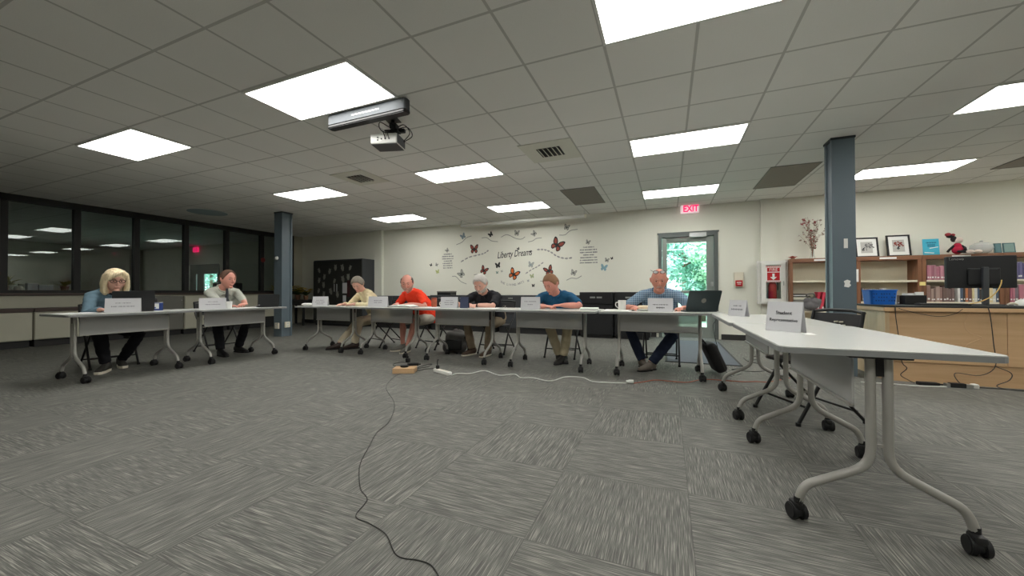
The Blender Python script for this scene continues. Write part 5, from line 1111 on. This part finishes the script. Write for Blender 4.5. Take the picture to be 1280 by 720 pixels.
def person(label, loc, facing, cfg):
    t = thing('person', label, 'person', (loc[0], loc[1], 0), face(*facing)); inv = (Matrix.Translation((loc[0], loc[1], 0)) @ Matrix.Rotation(face(*facing), 4, 'Z')).inverted(); i3 = inv.to_3x3()
    Lc = lambda p: inv @ V(p); Ld = lambda p: i3 @ V(tuple(p)+(0,)*(3-len(p)))
    g = cfg.get; bw = g('bw', 1.); hs = g('hs', 1.15); belly = g('belly', .02); sk = g('skin'); sh = g('shirt')
    P = V((0, 0, .552)); H = Lc(cfg['head']); hf = Ld(cfg['look']).normalized(); up0 = V((0, 0, 1))+Ld(g('tilt', (0, 0, 0)))
    hu = (up0-hf*up0.dot(hf)).normalized(); hx = hf.cross(hu).normalized()
    HM = Matrix((hx, hf, hu)).transposed().to_4x4(); HM = Matrix.Translation(H) @ HM @ Matrix.Scale(hs, 4)
    hp = lambda *p: HM @ V(p)
    hfh = V((hf.x, hf.y, 0)); fw = V((0, 1, 0)); X = V((1, 0, 0))
    N = H-(hu*.055+V((0, 0, .065)))*hs-(hfh*.05+fw*.045)
    sd = (N-P).normalized(); mid = (P+N)/2-fw*.055
    def spine(s): return P*(1-s)**2+mid*2*s*(1-s)+N*s*s if s <= 1 else N+(N-mid).normalized()*(s-1)*.5
    if g('verbose', 0) or True: print('PERSON', label[:40], 'torso', round((N-P).length, 3), 'N', [round(x, 2) for x in N])
    SX = (X+V((0, g('yaw', 0), 0))).normalized()
    shl = {s: spine(.86)+SX*s*.178*bw+fw*.015-V((0, 0, g('drop', {}).get(s, 0))) for s in (1, -1)}
    # arms
    arms = {}
    for s, k in ((1, 'R'), (-1, 'L')):
        a = cfg['hand'+k]; wr = Lc(a[0]); hd = Ld(a[1]); el, w2 = ik(shl[s], wr, .295*g('al', 1.), .26*g('al', 1.), V((s*g('elb', .8), g('ely', -.25), g('elz', -.5))))
        arms[s] = (shl[s], el, w2, hd, V(Ld(a[2])) if len(a) > 2 else V((0, 0, 1)), a[3] if len(a) > 3 else .5)
    # legs
    legs = {}
    for s, k in ((1, 'R'), (-1, 'L')):
        f = cfg['foot'+k]; an = Lc((f[0][0], f[0][1], .095+(f[2] if len(f) > 2 else 0))); hip = P+X*s*.092*bw-V((0, 0, .02)); kn, an = ik(hip, an, .43, .42, V((s*g('kn', .25), .55, .8)))
        legs[s] = (hip, kn, an, Ld(f[1]).normalized())
    torso = [(-.13, .150, .10), (-.05, .172, .135), (.1, .178, .138+belly*.6), (.28, .170, .132+belly), (.5, .172, .124+belly*.7), (.7, .182, .118), (.84, .172, .104), (.93, .125, .085), (1.0, .072, .066)]
    def torso_loft(b, k, e=0.):
        pts = [P-sd*.07 if q[0] < -.1 else P-sd*.03 if q[0] < 0 else spine(q[0])+fw*belly*(.5 if .05 < q[0] < .6 else 0) for q in torso]
        loft(b, pts, [((a*bw+e)*k, (c+e)*k) for _, a, c in torso], 20, fw)
        for s in (1, -1): loft(b, [spine(.88), spine(.9)*.45+shl[s]*.55+V((0, 0, .018)), shl[s]], [.07*k, .066*k+e*.5, .060*k+e*.5], 12, fw)
    # --- skin: one continuous body
    b = NB(); torso_loft(b, .84)
    loft(b, [spine(.9), N, N*.5+hp(0, -.02, -.06)*.5, hp(0, -.015, -.045)], [.070, .067*g('nk', 1.), .063*g('nk', 1.), .058], 16, fw)
    q = bmesh.new(); bmesh.ops.create_uvsphere(q, u_segments=40, v_segments=28, radius=1)
    for v in q.verts: v.co = head_pt(v.co)
    q.transform(HM); merge(b, q)
    hw = lambda p, r, n=10, hh=(1, 0, 0): loft(b, [HM @ V(x) for x in p], [x*hs for x in r], n, hx)
    hw([(0, .088, .028), (0, .099, .004), (0, .114, -.022), (0, .112, -.033), (0, .094, -.036)], [.006, .0075, .0098, .0098, .006])
    for s in (1, -1):
        hw([(s*.008, .095, -.030), (s*.0145, .100, -.030)], [.0065, .0050]); 
        q = NB(); ball(q, (s*.086, -.010, -.004), (.009, .019, .030), (0, s*R(14), s*R(-18)), 12, 8); q.transform(HM); merge(b, q)
        hw([(s*.047, .058, -.028), (s*.042, .064, -.036)], [.016, .013])
    q = NB(); ball(q, (0, .073, -.098), (.028, .018, .016), (0, 0, 0), 12, 8); ball(q, (0, .089, -.060), (.024, .009, .006), (0, 0, 0), 12, 8); ball(q, (0, .088, -.071), (.020, .008, .006), (0, 0, 0), 12, 8); q.transform(HM); merge(b, q)
    for s, (a, el, w, hd, nn, cu) in arms.items():
        m = (el+w)/2
        loft(b, [a, (a+el)/2, el, el*.65+w*.35, m*.4+w*.6, w], [.047, .046, .041, .044*g('fa', 1.), .034*g('fa', 1.), (.028, .022)], 12, nn)
        build_hand(b, w, hd, nn, s, cu, 1.06)
    for s, (hip, kn, an, fd) in legs.items():
        loft(b, [hip, (hip+kn)/2, kn, kn*.68+an*.32-V((0, .018, 0)), kn*.25+an*.75, an], [.082, .070, .052, .056, .038, .036], 12, fw)
        loft(b, [an+V((0, 0, -.02))-fd*.03, an+V((0, 0, -.045))+fd*.06, an+V((0, 0, -.06))+fd*.14], [.032, (.036, .028), (.032, .018)], 10, V((0, 0, 1)))
    body = obj('body', fuse(b, .0065, 2, .4), sk, t, True)
    # --- eyes, mouth, brows
    for s in (1, -1):
        q = NB(); ball(q, (s*.032, .0775, .010), .0115, (0, 0, 0), 12, 8); q.transform(HM); ey = obj('eye', q, M['eye_white'], t, True)
        q = NB(); ball(q, (s*.0315, .0855, .009), (.0068, .0048, .0068), (0, 0, 0), 10, 6); q.transform(HM); obj('iris', q, M['iris'], ey, True)
        q = NB(); ball(q, (s*.032, .0765, .0165), (.0150, .0128, .0095), (R(-12), 0, 0), 14, 8); ball(q, (s*.032, .0755, -.002), (.0135, .0105, .0060), (0, 0, 0), 12, 8); q.transform(HM); obj('eyelids', q, sk, ey, True)
        q = NB(); loft(q, [HM @ V(x) for x in ((s*.014, .0975, .029), (s*.030, .0965, .036), (s*.048, .084, .030))], [(.003, .004), (.0035, .005), .002], 8, hf); obj('eyebrow', q, g('brow', cfg['hairmat']), t, True)
    q = NB(); loft(q, [HM @ V(x) for x in ((-.022, .0890, -.0655), (-.008, .0965, -.0640), (.008, .0965, -.0640), (.022, .0890, -.0655))], [.0015, .0032, .0032, .0015], 8, hu); obj('mouth', q, M['lip'], t, True)
    # --- hair from patches over the skull
    def patch(name, pred, thick, m, ns=.35, seed=1, scale=1.):
        q = bmesh.new(); bmesh.ops.create_uvsphere(q, u_segments=72, v_segments=48, radius=1); gg = random.Random(seed); keep = {}
        for v in q.verts:
            d = v.co.copy(); tt = pred(d); keep[v] = tt; nz = 1+ns*(math.sin(d.x*31+d.z*7+seed)*math.sin(d.y*27-d.z*13)*.5+gg.uniform(-.35, .35))
            v.co = head_pt(d)+d*(thick*sstep(tt)*nz-.011*(1-sstep(tt)))
        bmesh.ops.delete(q, geom=[f for f in q.faces if any(keep[v] <= -.8 for v in f.verts)], context='FACES')
        bmesh.ops.smooth_vert(q, verts=q.verts[:], factor=.4, use_axis_x=True, use_axis_y=True, use_axis_z=True)
        q.transform(HM); return obj(name, q, m, t, True)
    az = lambda d: math.degrees(math.atan2(abs(d.x), d.y))
    FULL = [(0, .60), (35, .56), (55, .30), (68, .0), (82, -.12), (88, .06), (108, .04), (120, -.40), (180, -.52)]
    HIGH = [(0, .80), (25, .78), (42, .62), (60, .34), (70, .0), (82, -.12), (88, .06), (108, .04), (120, -.40), (180, -.52)]
    hm = cfg['hairmat']; st = g('hair')
    if st == 'full': patch('hair', lambda d: (d.z-interp(FULL, az(d)))/.12, g('hthick', .018), hm)
    if st == 'receding': patch('hair', lambda d: (d.z-interp(HIGH, az(d)))/.12, g('hthick', .012), hm)
    if st == 'ring': patch('hair', lambda d: min((d.z-interp([(0, 1), (66, .5), (72, -.05), (82, -.15), (88, .06), (108, .04), (120, -.40), (180, -.52)], az(d)))/.12, (g('ringtop', .62)-d.z)/.18, (az(d)-62)/12), g('hthick', .009), hm)
    if g('beard'): patch('beard', lambda d: min((interp([(0, -.46), (30, -.44), (50, -.30), (80, -.10), (92, -.05)], az(d))-d.z)/.12, (92-az(d))/10, (d.z+1.02)/.1), .014, g('beardmat', hm), .3, 3)
    if g('beard') or g('mustache'):
        q = NB(); loft(q, [HM @ V(x) for x in ((-.026, .089, -.062), (-.014, .097, -.053), (0, .1015, -.049), (.014, .097, -.053), (.026, .089, -.062))], [(.004, .005), (.006, .009), (.005, .008), (.006, .009), (.004, .005)], 8, hu); obj('moustache', q, g('beardmat', hm), t, True)
    if st == 'bob':
        q = NB(); w_ = lambda p, r: loft(q, p, r, 12, (0, 1, 0))
        ball(q, (0, -.014, .028), (.092, .104, .106), (0, 0, 0), 24, 16)
        for s in (1, -1):
            w_([(s*.030, .050, .112), (s*.066, .056, .075), (s*.084, .036, .015), (s*.090, .020, -.06), (s*.086, .010, -.12), (s*.070, .004, -.160)], [(.024, .024), (.025, .030), (.022, .038), (.025, .044), (.026, .042), (.014, .022)])
            w_([(s*.055, -.055, .05), (s*.070, -.055, -.05), (s*.062, -.048, -.14), (s*.05, -.04, -.165)], [(.036, .045), (.038, .05), (.034, .044), (.018, .026)])
        w_([(0, -.08, .04), (0, -.085, -.06), (0, -.07, -.16)], [(.07, .05), (.075, .05), (.06, .03)])
        w_([(-.03, .078, .108), (.015, .098, .085), (.055, .088, .055), (.082, .066, .015)], [(.020, .022), (.022, .018), (.020, .016), (.016, .018)])
        q = fuse(q, .007, 2); gg = random.Random(2)
        for v in q.verts: v.co += v.normal*.0026*(math.sin(math.atan2(v.co.x, v.co.y)*38+v.co.z*20)+.4*gg.uniform(-1, 1))
        q.transform(HM); obj('hair', q, hm, t, True)
    if g('glasses'):
        q = NB(); y, z = (.104, .008) if g('glasses') == 'eyes' else (.062, .103)
        for s in (1, -1):
            tube(q, [(s*.034+.025*math.cos(2*PI*k/16), y-abs(s*.034+.025*math.cos(2*PI*k/16))*.12, z+.017*math.sin(2*PI*k/16)) for k in range(17)], .0028, 6, (0, 1, .01)); tube(q, [(s*.058, y-.007, z+.006), (s*.082, y-.05, z+.008), (s*.083, y-.105, z+.0)], .0022, 6)
        tube(q, [(-.010, y-.001, z+.004), (.010, y-.001, z+.004)], .0025, 6); q.transform(HM); gl = obj('glasses', q, M['specs'], t, True)
        if g('glasses') == 'head':
            q = NB()
            for s in (1, -1): ball(q, (s*.034, y-.004, z), (.023, .002, .015), (0, 0, 0), 16, 8)
            q.transform(HM); obj('lens', q, M['lens'], gl, True)
    # --- shirt
    b = NB(); torso_loft(b, 1., .008)
    for s, (a, el, w, hd, nn, cu) in arms.items():
        sl = g('sleeve', .75)
        if sl < 1: e_ = a*(1-sl)+el*sl; loft(b, [a-SX*s*.02, a, (a+e_)/2, e_], [.066, .070, .066, .062*g('cuff', 1.)], 14, nn)
        else: e_ = el*(2-sl)+w*(sl-1); loft(b, [a-SX*s*.02, a, (a+el)/2, el, (el+e_)/2, e_], [.066, .070, .062, .057, .050, .041], 14, nn)
    if g('hem'): loft(b, [P+V((0, -.02, .12)), P-V((0, .03, .01)), P-V((0, .05, .085))], [(.185*bw, .15), (.20*bw, .165), (.205*bw, .165)], 20, fw)
    q = fuse(b, .011, 4, .5); gg = random.Random(11)
    for v in q.verts: v.co += v.normal*.004*(math.sin(v.co.z*62+v.co.x*23+math.sin(v.co.y*31)*2)*math.sin(v.co.x*37-v.co.z*18+v.co.y*29))
    shirt = obj('shirt' if not g('top') else g('top'), q, sh, t, True)
    if g('collar'):
        q = NB(); n_ = (N-spine(.85)).normalized(); F_ = (fw-n_*fw.dot(n_)).normalized(); c = spine(.985)
        ring = [c+X*.088*math.cos(a_)+F_*(.084*math.sin(a_)+.004)-n_*(.022*max(0, math.sin(a_))-.008) for a_ in [R(-262+344*k/24) for k in range(25)]]
        loft(q, ring, [(.006, .020)]*25, 8, n_)
        for s in (1, -1): p = c+F_*.090-n_*.018+X*s*.016; loft(q, [p, p+X*s*.028-n_*.028+F_*.012, p+X*s*.05-n_*.052+F_*.012], [(.018, .006), (.017, .006), (.004, .003)], 8, F_)
        obj('collar', q, g('collarmat', sh), shirt, True)
    if g('tie'):
        q = NB(); pts = []; 
        for k in range(9):
            s_ = .97-.80*k/8; pr = spine(s_); dd = interp([(0, .150), (.28, .152+belly), (.5, .136+belly*.7), (.7, .126), (.84, .112), (.95, .078), (1, .072)], s_); pts.append(pr+fw*(dd+.026+belly*(.5 if s_ < .6 else 0)))
        loft(q, [pts[0]+V((0, .0, .01))]+pts, [(.020, .012), (.018, .010)]+[(.020+.003*k, .005) for k in range(8)], 8, fw); obj('necktie', q, g('tie'), t, True)
    if g('inner'):
        q = NB(); pts = [spine(s_)+fw*(interp([(.3, .10), (.5, .10), (.7, .092), (.84, .080), (.96, .062)], s_)) for s_ in (.96, .84, .7, .5, .32)]; loft(q, pts, [(.04, .02), (.062, .03), (.07, .042), (.07, .048+belly*.5), (.06, .048+belly*.6)], 14, fw); obj('inner_top', q, g('inner'), t, True)
    # --- trousers or shorts, shoes
    b = NB(); loft(b, [P+V((0, -.01, .10)), P+V((0, -.01, .0)), P-V((0, .0, .085))], [(.172*bw, .135), (.182*bw, .15), (.165*bw, .13)], 20, fw)
    for s, (hip, kn, an, fd) in legs.items():
        if g('shorts'): e_ = hip*.12+kn*.88; loft(b, [hip-V((0, .04, 0)), hip, (hip+e_)/2, e_], [.09, .100, .094, .088], 14, fw)
        else:
            lo = kn*.06+an*.94-V((0, 0, .015)); loft(b, [hip-V((0, .04, 0)), hip, (hip+kn)/2, kn, (kn+lo)/2, lo], [.09, .100, .088, .072, .066, .060*g('leg', 1.)], 14, fw)
    q = fuse(b, .011, 3, .5)
    for v in q.verts: v.co += v.normal*.004*math.sin(v.co.z*55+v.co.y*38)*math.sin(v.co.x*44-v.co.z*21)
    obj('shorts' if g('shorts') else 'trousers', q, g('pants'), t, True)
    for s, (hip, kn, an, fd) in legs.items():
        k = 'R' if s > 0 else 'L'; f = cfg['foot'+k]; lift = f[2] if len(f) > 2 else 0
        h = math.atan2(-fd.x, fd.y); F = Matrix.Translation((an.x, an.y, lift)) @ Matrix.Rotation(h, 4, 'Z')
        if len(f) > 3: F = F @ Matrix.Translation((0, .1, .02)) @ Matrix.Rotation(f[3], 4, 'X') @ Matrix.Translation((0, -.1, -.02))
        q = NB(); loft(q, [(0, -.078, .055), (0, -.06, .06), (0, .0, .064), (0, .07, .048), (0, .14, .036), (0, .19, .028), (0, .205, .022)], [(.024, .03), (.037, .052), (.041, .055), (.043, .040), (.046, .028), (.034, .019), (.012, .008)], 14, (0, 0, 1)); loft(q, [(0, -.015, .06), (0, -.015, .118)], [(.040, .052), (.041, .050)], 14, (0, 1, 0))
        q = fuse(q, .008, 2); 
        for v in q.verts: v.co.z = max(v.co.z, .012)
        q.transform(F); so = obj('shoe', q, g('shoe'), t, True)
        q = NB(); prism(q, [(.03*math.cos(a_)+0, -.055+.035*math.sin(a_)) for a_ in [PI+PI*k_/6 for k_ in range(7)]]+[(.040, .02), (.049, .12), (.040, .18), (.018, .212), (-.018, .212), (-.040, .18), (-.049, .12), (-.040, .02)], .001, g('solez', .020), None, .003); q.transform(F); obj('sole', q, g('sole', M['rubber']), so)
        if g('socks'): q = NB(); loft(q, [an+V((0, 0, -.03)), an+V((0, 0, .05))], [.046, .045], 14, fw); obj('sock', q, g('socks'), t, True)
    if g('watch'):
        a, el, w = arms[g('watch')][:3]; u = (w-el).normalized(); c = w-u*.02; q = NB(); s1, n1 = ring_frame(u, V((0, 0, 1))); loft(q, [c+s1*.032*math.cos(2*PI*k/16)+n1*.027*math.sin(2*PI*k/16) for k in range(17)], [(.003, .009)]*17, 8, u); 
        t2 = NB(); cyl(t2, (0, 0, 0), .017, .010, 16); t2.transform(Matrix.Translation(c+n1*.029) @ n1.to_track_quat('Z', 'Y').to_matrix().to_4x4()); merge(q, t2); obj('wristwatch', q, M['rubber'], t, True)
    return t
M['eye_white'] = mat('eye_white', lin(196, 180, 170), .4); M['iris'] = mat('dark_iris', lin(52, 44, 40), .2); M['lip'] = mat('lip', lin(160, 96, 86), .5); M['specs'] = mat('dark_spectacle_frame', lin(54, 34, 34), .35); M['lens'] = mat('glare_white_lens', lin(232, 232, 232), .25, .1)  # eye whites darkened as socket shade; lenses whitened as a painted reflection
SK1 = skin_mat('fair_skin', lin(216, 168, 150)); SK2 = skin_mat('ruddy_skin', lin(209, 147, 131)); SK3 = skin_mat('warm_pale_skin', lin(212, 163, 145)); SK4 = skin_mat('tanned_ruddy_skin', lin(200, 137, 118))
def cloth(n, c, v=.08): return mat(n, lin(*c), .85, var=v, scale=18, bump=.12, spec=.2)
HZ = TZ+.022
F0 = (0, 0, 1)
person('person in a blue denim jacket with blonde shoulder-length hair and glasses behind a black laptop', (-6.86, 2.56), (1, -.10), dict(
    head=(-6.50, 2.49, 1.135), look=(.97, -.16, -.22), skin=SK1, hair='bob', hairmat=mat('blonde_hair', lin(226, 208, 172), .55, var=.2, scale=40), brow=mat('brown_brow', lin(120, 96, 70), .8), glasses='eyes',
    shirt=cloth('denim', (100, 124, 138), .22), top='denim_jacket', sleeve=1.92, collar=True, inner=cloth('dark_top', (44, 48, 54)), bw=1.0, elb=.45, elz=-.9,
    handR=((-6.24, 2.27, HZ+.01), (.85, .30, -.1), F0, .55), handL=((-6.38, 2.74, HZ+.02), (.8, -.3, -.1), F0, .5),
    pants=cloth('black_trousers', (24, 24, 28)), footR=((-6.42, 2.38), (.75, -.65)), footL=((-6.68, 2.62), (.9, -.2)), shoe=mat('dark_grey_sneaker', lin(54, 52, 48), .7), sole=M['offwhite'], solez=.032, leg=.85))
person('person in a pale dress shirt and dark necktie, balding, hands together on the table', (-6.84, 3.88), (1, -.04), dict(
    head=(-6.42, 3.77, 1.185), look=(.98, .08, -.14), skin=SK2, hair='receding', hthick=.015, hairmat=mat('brown_hair', lin(92, 66, 52), .7, var=.2), shirt=cloth('pale_shirt', (186, 188, 178), .04), sleeve=1.55, collar=True, tie=cloth('dark_tie', (76, 78, 84)), bw=1.08, belly=.04,
    handR=((-6.06, 3.56, HZ+.012), (.45, .8, -.05), (.1, 0, 1), .7), handL=((-6.02, 3.80, HZ+.016), (.5, -.8, .0), (.1, 0, 1), .7),
    pants=cloth('black_slacks', (26, 26, 30)), footR=((-6.36, 3.64), (1, -.15)), footL=((-6.50, 3.98), (1, .1)), shoe=mat('black_leather', lin(28, 27, 28), .35)))
person('person with short grey hair in a cream cardigan and beige trousers, looking down', (-4.90, 5.46), (-.42, -1), dict(
    head=(-5.08, 5.12, 1.12), look=(.26, -.72, -.55), skin=SK3, hair='full', hthick=.022, hairmat=mat('grey_hair', lin(136, 128, 116), .7, var=.3, scale=40), shirt=cloth('cream_cardigan', (224, 210, 172), .05), top='cardigan', sleeve=1.85, inner=cloth('pale_yellow_top', (232, 224, 184)), bw=.95, hem=True, hs=1.08,
    handR=((-5.20, 4.92, HZ+.006), (-.5, -.8, -.1), F0, .6), handL=((-4.97, 4.90, HZ+.006), (-.9, -.3, -.1), F0, .55),
    pants=cloth('beige_trousers', (198, 186, 162)), footR=((-5.22, 4.84), (-.6, -.7)), footL=((-5.02, 4.98), (-.55, -.8)), shoe=mat('dark_brown_leather', lin(48, 36, 32), .4)))
person('person in a bright orange t-shirt and shorts, bald on top, reading an open book', (-3.86, 5.52), (-.28, -1), dict(
    head=(-4.03, 5.14, 1.135), look=(.42, -.80, -.36), skin=SK2, hair='ring', hthick=.011, ringtop=.66, hairmat=mat('dark_grey_hair', lin(92, 84, 78), .7, var=.25), beard=True, beardmat=mat('grey_stubble', lin(178, 148, 134), .8), shirt=cloth('orange_shirt', (234, 66, 40), .04), sleeve=.80, bw=1.12, belly=.05, hem=True,
    handR=((-4.10, 4.98, HZ+.02), (.2, -.85, -.1), F0, .5), handL=((-3.87, 4.99, HZ+.02), (-.75, -.5, -.1), F0, .5),
    pants=cloth('grey_beige_shorts', (172, 164, 152)), shorts=True, footR=((-4.10, 5.12), (-.5, -.85)), footL=((-3.93, 5.02), (.15, -1)), shoe=mat('grey_sneaker', lin(112, 110, 104), .8, var=.2), sole=M['offwhite']))
person('person in a black polo shirt with white hair and a grey beard, wearing a wristwatch', (-2.60, 5.50), (0, -1), dict(
    head=(-2.62, 5.08, 1.10), look=(.02, -.80, -.46), skin=SK3, hair='full', hthick=.016, hairmat=mat('white_hair', lin(190, 186, 180), .7, var=.2, scale=40), beard=True, beardmat=mat('grey_beard', lin(176, 166, 158), .8, var=.2), shirt=cloth('black_polo', (38, 38, 42), .1), sleeve=.9, collar=True, bw=1.16, belly=.06, watch=-1, ely=.5, elz=-.35,
    handR=((-2.72, 4.98, HZ+.012), (.5, -.7, -.05), F0, .6), handL=((-2.63, 4.96, HZ+.014), (-.98, -.15, -.03), F0, .6),
    pants=cloth('olive_brown_trousers', (142, 126, 106)), footR=((-2.83, 5.20), (-.35, -1)), footL=((-2.56, 5.20), (-.1, -1)), shoe=mat('brown_leather', lin(86, 66, 54), .5), sole=M['offwhite']))
person('person in a teal-blue polo shirt with light brown hair, hands clasped, looking aside', (-1.46, 5.50), (0, -1), dict(
    head=(-1.51, 5.08, 1.09), look=(-.28, -.76, -.50), skin=SK2, hair='full', hthick=.013, hairmat=mat('light_brown_hair', lin(140, 104, 76), .7, var=.2, scale=40), shirt=cloth('teal_polo', (38, 88, 122), .08), sleeve=.86, collar=True, bw=1.16, belly=.05, ely=.5, elz=-.35,
    handR=((-1.53, 4.93, HZ+.012), (.85, -.35, -.02), (0, -.1, 1), .6), handL=((-1.33, 4.92, HZ+.030), (-.85, -.30, -.06), (0, -.1, 1), .7),
    pants=cloth('khaki_trousers', (174, 162, 136)), footR=((-1.40, 5.12), (.75, -.8)), footL=((-1.33, 5.04), (-.30, -1), .0), shoe=mat('black_shoe', lin(44, 42, 40), .5)))
person('person in a blue plaid shirt and jeans, bald with glasses pushed up', (-.10, 5.50), (0, -1), dict(
    head=(-.10, 5.06, 1.125), look=(.04, -.92, -.30), skin=SK4, hair='none', hairmat=mat('grey_moustache', lin(176, 150, 138), .8), mustache=True, beard=False, glasses='head', shirt=plaid_mat(), sleeve=.95, collar=True, bw=1.16, belly=.05, elb=1.1,
    handR=((-.36, 4.93, HZ+.012), (-.25, -.85, -.05), F0, .6), handL=((.14, 4.92, HZ+.012), (-.15, -.85, -.05), F0, .6),
    pants=cloth('dark_jeans', (36, 44, 62), .15), footR=((-.30, 5.10), (.5, -.85)), footL=((-.20, 4.98), (-.65, -.75)), shoe=mat('grey_brown_sneaker', lin(108, 100, 92), .8), kn=.9, leg=.95))
# ------------------------------------------------------------------ daylight, world, camera
w = bpy.data.worlds.new('sky'); bpy.context.scene.world = w; w.use_nodes = True
nt = w.node_tree; bg = nt.nodes['Background']; bg.inputs[0].default_value = (.80, .92, 1., 1); bg.inputs[1].default_value = 6.
sun = bpy.data.lights.new('sun', 'SUN'); sun.energy = 13; sun.angle = R(3); so = bpy.data.objects.new('sun', sun); C.objects.link(so); so.rotation_euler = (R(42), 0, R(-25))
cd = bpy.data.cameras.new('camera'); co = bpy.data.objects.new('camera', cd); C.objects.link(co)
F_PX = 470.; cd.sensor_fit = 'HORIZONTAL'; cd.sensor_width = 36; cd.lens = F_PX/1280*36; cd.clip_start = .05; cd.clip_end = 200
yaw, pit, rol = R(22.5), R(.62), R(-.12); f = V((-math.sin(yaw)*math.cos(pit), math.cos(yaw)*math.cos(pit), math.sin(pit))); r0 = V((math.cos(yaw), math.sin(yaw), 0)); u0 = r0.cross(f)
r = r0*math.cos(rol)+u0*math.sin(rol); u = u0*math.cos(rol)-r0*math.sin(rol)
co.matrix_world = Matrix.Translation((0, 0, .975)) @ Matrix((r, u, -f)).transposed().to_4x4()
sc = bpy.context.scene; sc.camera = co
sc.view_settings.view_transform = 'Standard'; sc.view_settings.look = 'None'; sc.view_settings.exposure = .06; sc.view_settings.gamma = 1; sc.view_settings.use_curve_mapping = False
